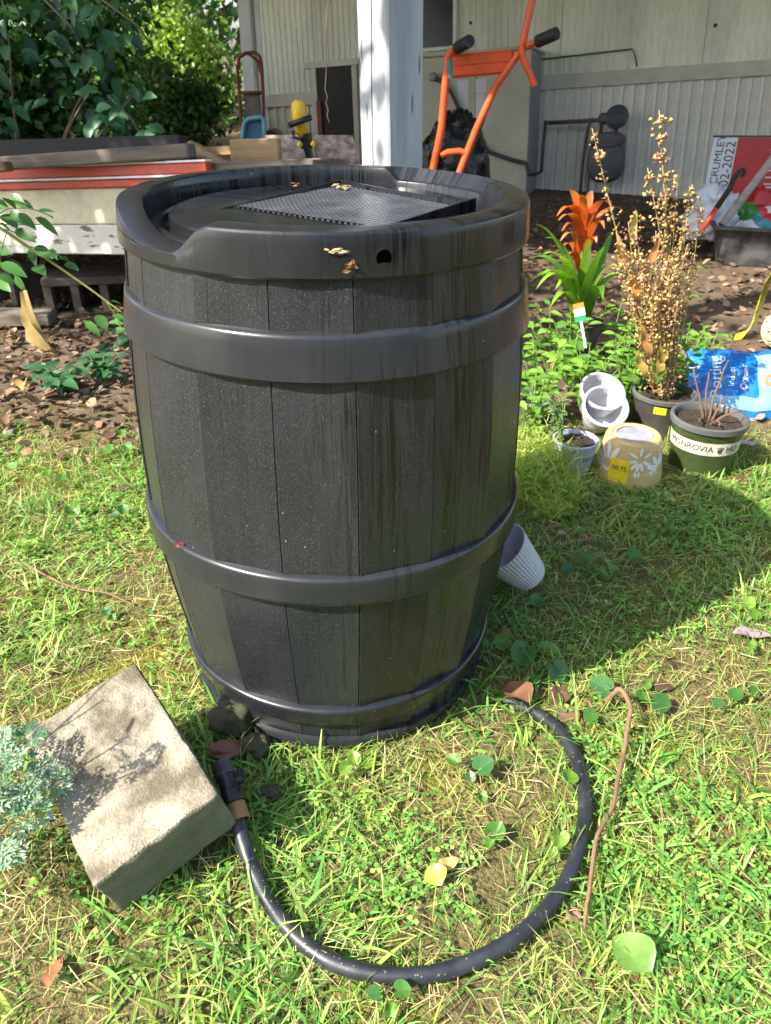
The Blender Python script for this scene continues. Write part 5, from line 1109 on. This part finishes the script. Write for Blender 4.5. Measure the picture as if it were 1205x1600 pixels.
for (sx, sy, px, py, lab) in ((1040, 470, 1110, 430, 'arched green strap leaf right of the dry stalks'), (1050, 500, 1100, 480, 'short yellow green strap leaf right of the dry stalks')):
    a = gy(sx, sy, 2.7); c = gy(px, py, 2.65); tag(ribbon(Vector(), c-a, .03, .06, 10, 0, (.12, .26, .04), (.18, .3, .05)).build('strap_leaf', LEAF, loc=a, smooth=True), lab, 'leaf')
# feathery yellow green plant beside the barrel
fb = gp(858, 800); fb.z = 0; fb.y += .03
ft = thing('feathery_plant', 'fluffy yellow green feathery plant at the right of the barrel', 'plant', loc=fb)
def strands(n, c, rad, L, w, cols):
    P = np.array(c)+rng.normal(size=(n, 3))*np.array(rad); a = rng.uniform(0, 6.28, n); el = rng.uniform(-.1, 1.1, n)
    d = np.stack([np.cos(a)*np.cos(el), np.sin(a)*np.cos(el), np.sin(el)], 1); LL = L*rng.uniform(.6, 1.3, n)[:, None]
    s = np.cross(d, rng.normal(size=(n, 3))); s /= np.linalg.norm(s, axis=1)[:, None]
    V = np.stack([P-s*w, P+s*w, P+d*LL*.55+s*w*.8+np.array([0, 0, .15])*LL*.3, P+d*LL*.55-s*w*.8+np.array([0, 0, .15])*LL*.3, P+d*LL], 1).reshape(-1, 3); i = np.arange(n)[:, None]*5
    T = np.concatenate([i+np.array(f) for f in ((0, 1, 2), (0, 2, 3), (3, 2, 4))], 0); return V, T, np.repeat(np.array(cols)[rng.integers(len(cols), size=n)]*rng.uniform(.7, 1.2, n)[:, None], 5, 0)
for k, (dx, dy, z, r) in enumerate(((-.03, 0, .05, .045), (.035, .0, .04, .04), (-.02, .08, .07, .045), (.04, .07, .05, .04), (-.06, .12, .09, .05), (0, -.04, .03, .035), (.01, .15, .08, .05), (-.07, .04, .07, .04))):
    V, T, C = strands(620, (dx, dy, z), (r*.75, r*.75, r*.6), .042, .0011, [(.38, .48, .09), (.46, .54, .12), (.28, .40, .07)]); tag(put('plume', np_mesh('plume', V, T, C, LEAF), ft), kind='stuff')
# blocks and plank under the platform
CIN = M('old_cinder_block', (.12, .10, .08), .95, .3, 10, bmp=.5, bscale=120, bdist=.004)
def cinder(label, px, py, y, rz):
    c = gy(px, py, y); m = MB(); L, D, Hh = .40, .20, .195
    m.box((0, 0, Hh-.018), (L, D, .036), bev=.004); m.box((0, 0, .018), (L, D, .036), bev=.004)
    for xx in (-L/2+.018, -.063, .063, L/2-.018): m.box((xx, 0, Hh/2), (.034, D-.004, Hh-.0725))
    o = m.build('cinder_block', CIN, loc=(c.x, c.y, -.03), rot=(0, 0, rz)); tag(o, label, 'cinder block')
CIN.node_tree.nodes['Principled BSDF'].inputs['Specular IOR Level'].default_value = .1
cinder('hollow grey cinder block lying under the platform beside the barrel', 152, 490, 3.62, R(12))
cinder('hollow grey cinder block under the platform, at the left of the hanging dry leaf', 10, 500, 3.75, R(-20))
a = gp(-40, 520); c = gp(62, 515); d = c-a; tag(MB().box((0, 0, .045), (d.length+.3, .12, .05), bev=.004).build('grey_plank', GREYW, loc=(a+c)/2-Vector((.1, -.05, 0)), rot=(0, 0, R(4))), 'grey weathered plank end lying on the leaf litter at the left edge', 'plank')

# ------------------------------------------------------------------ lawn, moss, straw, litter
def nz(x, y, s, seed): return noise.noise(Vector((x*s, y*s, seed)))
def blades(P, L, w, lean, curve, C, seg=3):
    n = len(P); a = rng.uniform(0, 2*np.pi, n); h = np.stack([np.cos(a), np.sin(a), np.zeros(n)], 1); tw = a+np.pi/2+rng.normal(0, .5, n); s = np.stack([np.cos(tw), np.sin(tw), rng.normal(0, .25, n)], 1)
    p = P.copy(); th = lean.copy(); V = []; cs = []
    for k in range(seg+1):
        t = k/seg; ww = (w*(1-t**1.6)*(.7+.6*t*(1-t)*2))[:, None]*.5
        if k < seg: V += [p-s*ww, p+s*ww]; cs += [t, t]
        else: V += [p]; cs += [t]
        p = p+(h*np.sin(th)[:, None]+np.array([0, 0, 1.])*np.cos(th)[:, None])*(L/seg)[:, None]; th = th+curve
        p[:, 2] = np.maximum(p[:, 2], P[:, 2]+.002)
    m = 2*seg+1; V = np.stack(V, 1).reshape(-1, 3); i = np.arange(n)[:, None]*m; fs = []
    for k in range(seg-1): b = 2*k; fs += [(b, b+1, b+3), (b, b+3, b+2)]
    b = 2*(seg-1); fs += [(b, b+1, b+2)]
    T = np.concatenate([i+np.array(f) for f in fs], 0)
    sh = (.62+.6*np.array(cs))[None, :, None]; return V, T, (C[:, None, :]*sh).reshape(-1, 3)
def scatter(n, x0, x1, y0, y1, fn):
    xy = np.stack([rng.uniform(x0, x1, n), rng.uniform(y0, y1, n)], 1); keep = []; ex = []
    for k in range(n):
        x, y = xy[k]
        if abs(x-.02) > .62+.56*y: continue
        if (x-BX)**2+(y-BY)**2 < .285**2: continue
        v = fn(x, y)
        if v > 0 and rng.random() < v: keep.append(k)
    xy = xy[keep]; z = np.array([gz(x, y) for x, y in xy])-.002; return np.column_stack([xy, z])
bi = BR.inverted()
def in_block(x, y): q = BR.inverted() @ (Vector((x, y, .05))-Vector((-.396, .807, .093))); return abs(q.x) < l/2 and abs(q.y) < w_/2
def edge_y(x, y): return 2.22+.18*nz(x, y, 2.1, 3)+(.12 if x > .6 else 0)
def mossd(x, y):
    if in_block(x, y) or y > edge_y(x, y)+.05: return 0
    q = 1.3*math.exp(-(((x+.47)/.13)**2+((y-1.25)/.22)**2))+.6*math.exp(-(((x-.55)/.16)**2+((y-.95)/.14)**2))
    return min(1, max(0, .04+1.9*nz(x, y, 3.2, 41)+1.1*q))
def dens(x, y):
    if in_block(x, y): return 0
    e = edge_y(x, y); f = 1.0 if y < e-.2 else max(0, (e+.05-y)/.25)
    m = nz(x, y, 4.2, 11)+.5*nz(x, y, 11, 5); return f*min(1, max(.22, .72+1.2*m))*(1-.72*min(1, mossd(x, y)))
GCOL = np.array([(.11, .26, .055), (.145, .31, .065), (.19, .36, .08), (.27, .42, .09), (.08, .22, .06), (.38, .46, .13)])
def gcol(n, P=None):
    c = GCOL[rng.choice(len(GCOL), n, p=[.20, .24, .22, .16, .09, .09])]*rng.uniform(.85, 1.5, n)[:, None]
    if P is not None:
        k = np.array([min(1, max(0, .08+1.5*nz(a[0], a[1], 5.5, 71)+.8*nz(a[0], a[1], 17, 73))) for a in P])*rng.uniform(.2, 1.0, len(P)); k = k[:, None]; c = c*(1-k)+np.array([.42, .42, .11])*k*rng.uniform(.7, 1.2, n)[:, None]
    return c
def add_stuff(name, label, cat, V, T, C, mat): return tag(put(name, np_mesh(name, V, T, C, mat)), label, cat, kind='stuff')
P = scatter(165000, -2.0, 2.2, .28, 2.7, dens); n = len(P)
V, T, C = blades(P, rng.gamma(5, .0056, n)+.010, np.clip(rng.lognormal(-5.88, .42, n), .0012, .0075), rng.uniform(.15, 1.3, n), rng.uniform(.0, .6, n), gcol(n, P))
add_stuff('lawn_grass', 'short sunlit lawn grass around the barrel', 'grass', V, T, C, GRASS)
def dens2(x, y):
    if in_block(x, y) or y > 2.1: return 0
    return max(0, .25+1.5*nz(x, y, 2.6, 21)+(.35 if (x > .28 and y < .95) else 0)+(.22 if y < .7 else 0))
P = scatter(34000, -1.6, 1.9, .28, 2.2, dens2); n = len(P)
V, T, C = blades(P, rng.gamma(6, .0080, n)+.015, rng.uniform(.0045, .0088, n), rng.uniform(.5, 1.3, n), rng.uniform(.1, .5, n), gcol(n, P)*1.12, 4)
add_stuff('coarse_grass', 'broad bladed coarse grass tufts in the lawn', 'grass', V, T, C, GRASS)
P = scatter(90000, -2.0, 2.2, .28, 2.7, lambda x, y: 0 if in_block(x, y) else (.75 if y < edge_y(x, y) else .08)*min(1, max(.15, .55-1.0*nz(x, y, 5, 31)))); n = len(P)
SC = np.array([(.62, .49, .24), (.70, .59, .34), (.45, .31, .16), (.56, .52, .2)])[rng.integers(4, size=n)]*rng.uniform(.7, 1.2, n)[:, None]; P[:, 2] += rng.uniform(.002, .024, n)
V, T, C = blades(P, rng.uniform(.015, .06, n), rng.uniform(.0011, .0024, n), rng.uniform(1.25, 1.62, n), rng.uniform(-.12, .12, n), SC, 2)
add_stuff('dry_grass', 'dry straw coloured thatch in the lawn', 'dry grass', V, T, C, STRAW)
P = scatter(120000, -1.6, 1.9, .28, 2.5, mossd); n = len(P)
MC = np.array([(.50, .40, .05), (.58, .46, .08), (.38, .36, .05), (.28, .32, .05)])[rng.integers(4, size=n)]*rng.uniform(.75, 1.15, n)[:, None]
V, T, C = blades(P, rng.uniform(.008, .019, n), rng.uniform(.0018, .0034, n), rng.uniform(.0, 1.0, n), np.zeros(n), MC, 1)
add_stuff('moss', 'golden green moss patches between the grass', 'moss', V, T, C, STRAW)
P = scatter(34000, -1.6, 1.9, .28, 2.3, lambda x, y: 0 if in_block(x, y) else max(0, .05+1.6*nz(x, y, 3.4, 51))); n = len(P)   # tiny clover leaflets
Pc = np.repeat(P, 3, 0); aa = np.repeat(rng.uniform(0, 6.28, n), 3)+np.tile([0, 2.09, 4.19], n); Pc[:, 2] += np.repeat(rng.uniform(.008, .03, n), 3); d = np.stack([np.cos(aa), np.sin(aa), rng.uniform(-.2, .35, len(aa))], 1); s = np.stack([-np.sin(aa), np.cos(aa), np.zeros(len(aa))], 1); r = np.repeat(rng.uniform(.004, .009, n), 3)[:, None]
V = np.stack([Pc, Pc+d*r*.8+s*r*.55, Pc+d*r*1.25, Pc+d*r*.8-s*r*.55], 1).reshape(-1, 3); i = np.arange(len(Pc))[:, None]*4; T = np.concatenate([i+np.array([0, 2, 1]), i+np.array([0, 3, 2])], 0)[:, ::-1]
add_stuff('clover', 'small bright clover leaves spread through the lawn', 'clover', V, T, np.repeat(gcol(len(Pc))*1.05, 4, 0), LEAF)
def litd(x, y):
    e = edge_y(x, y)
    if y < e-.25: return .015
    return (1.0 if x < .1 else .28)*min(1, (y-e+.25)/.3)
def cloud2(P, size, cols):
    n = len(P); a = rng.uniform(0, 6.28, n); d = np.stack([np.cos(a), np.sin(a), rng.normal(0, .3, n)], 1); s = np.stack([-np.sin(a), np.cos(a), rng.normal(0, .35, n)], 1)
    L = size*rng.uniform(.45, 1.25, n)[:, None]; w = L*rng.uniform(.2, .38, n)[:, None]; up = np.array([0, 0, 1.]); cu = L*rng.uniform(-.1, .3, n)[:, None]
    V = np.stack([P-d*L*.5, P-d*L*.22+s*w*.8+up*cu*.8, P+d*L*.12+s*w+up*cu, P+d*L*.5+up*cu*.5, P+d*L*.18-s*w*.9+up*cu*.9, P-d*L*.2-s*w+up*cu*.6, P+d*L*rng.uniform(-.05, .05, n)[:, None]], 1).reshape(-1, 3)
    i = np.arange(n)[:, None]*7; T = np.concatenate([i+np.array([6, k, (k+1) % 6]) for k in range(6)], 0)[:, ::-1]
    C = np.array(cols)[rng.integers(len(cols), size=n)]*rng.uniform(.6, 1.3, n)[:, None]; return V, T, np.repeat(C, 7, 0)
xy = np.stack([rng.uniform(-3.2, 2.6, 30000), rng.uniform(1.0, 6.8, 30000)], 1); keep = [k for k in range(30000) if abs(xy[k, 0]) < .75+.6*xy[k, 1] and (xy[k, 0]-BX)**2+(xy[k, 1]-BY)**2 > .34**2 and rng.random() < litd(*xy[k])]
xy = xy[keep]; P = np.column_stack([xy, np.array([gz(a, c) for a, c in xy])+rng.uniform(.004, .028, len(xy))])
V, T, C = cloud2(P, .045, [(.20, .115, .07), (.27, .17, .11), (.15, .085, .055), (.34, .23, .15), (.24, .19, .16), (.11, .07, .05)])
add_stuff('leaf_litter', 'brown fallen leaf litter under the platform and by the house', 'leaf litter', V, T, C, DRYLEAF)
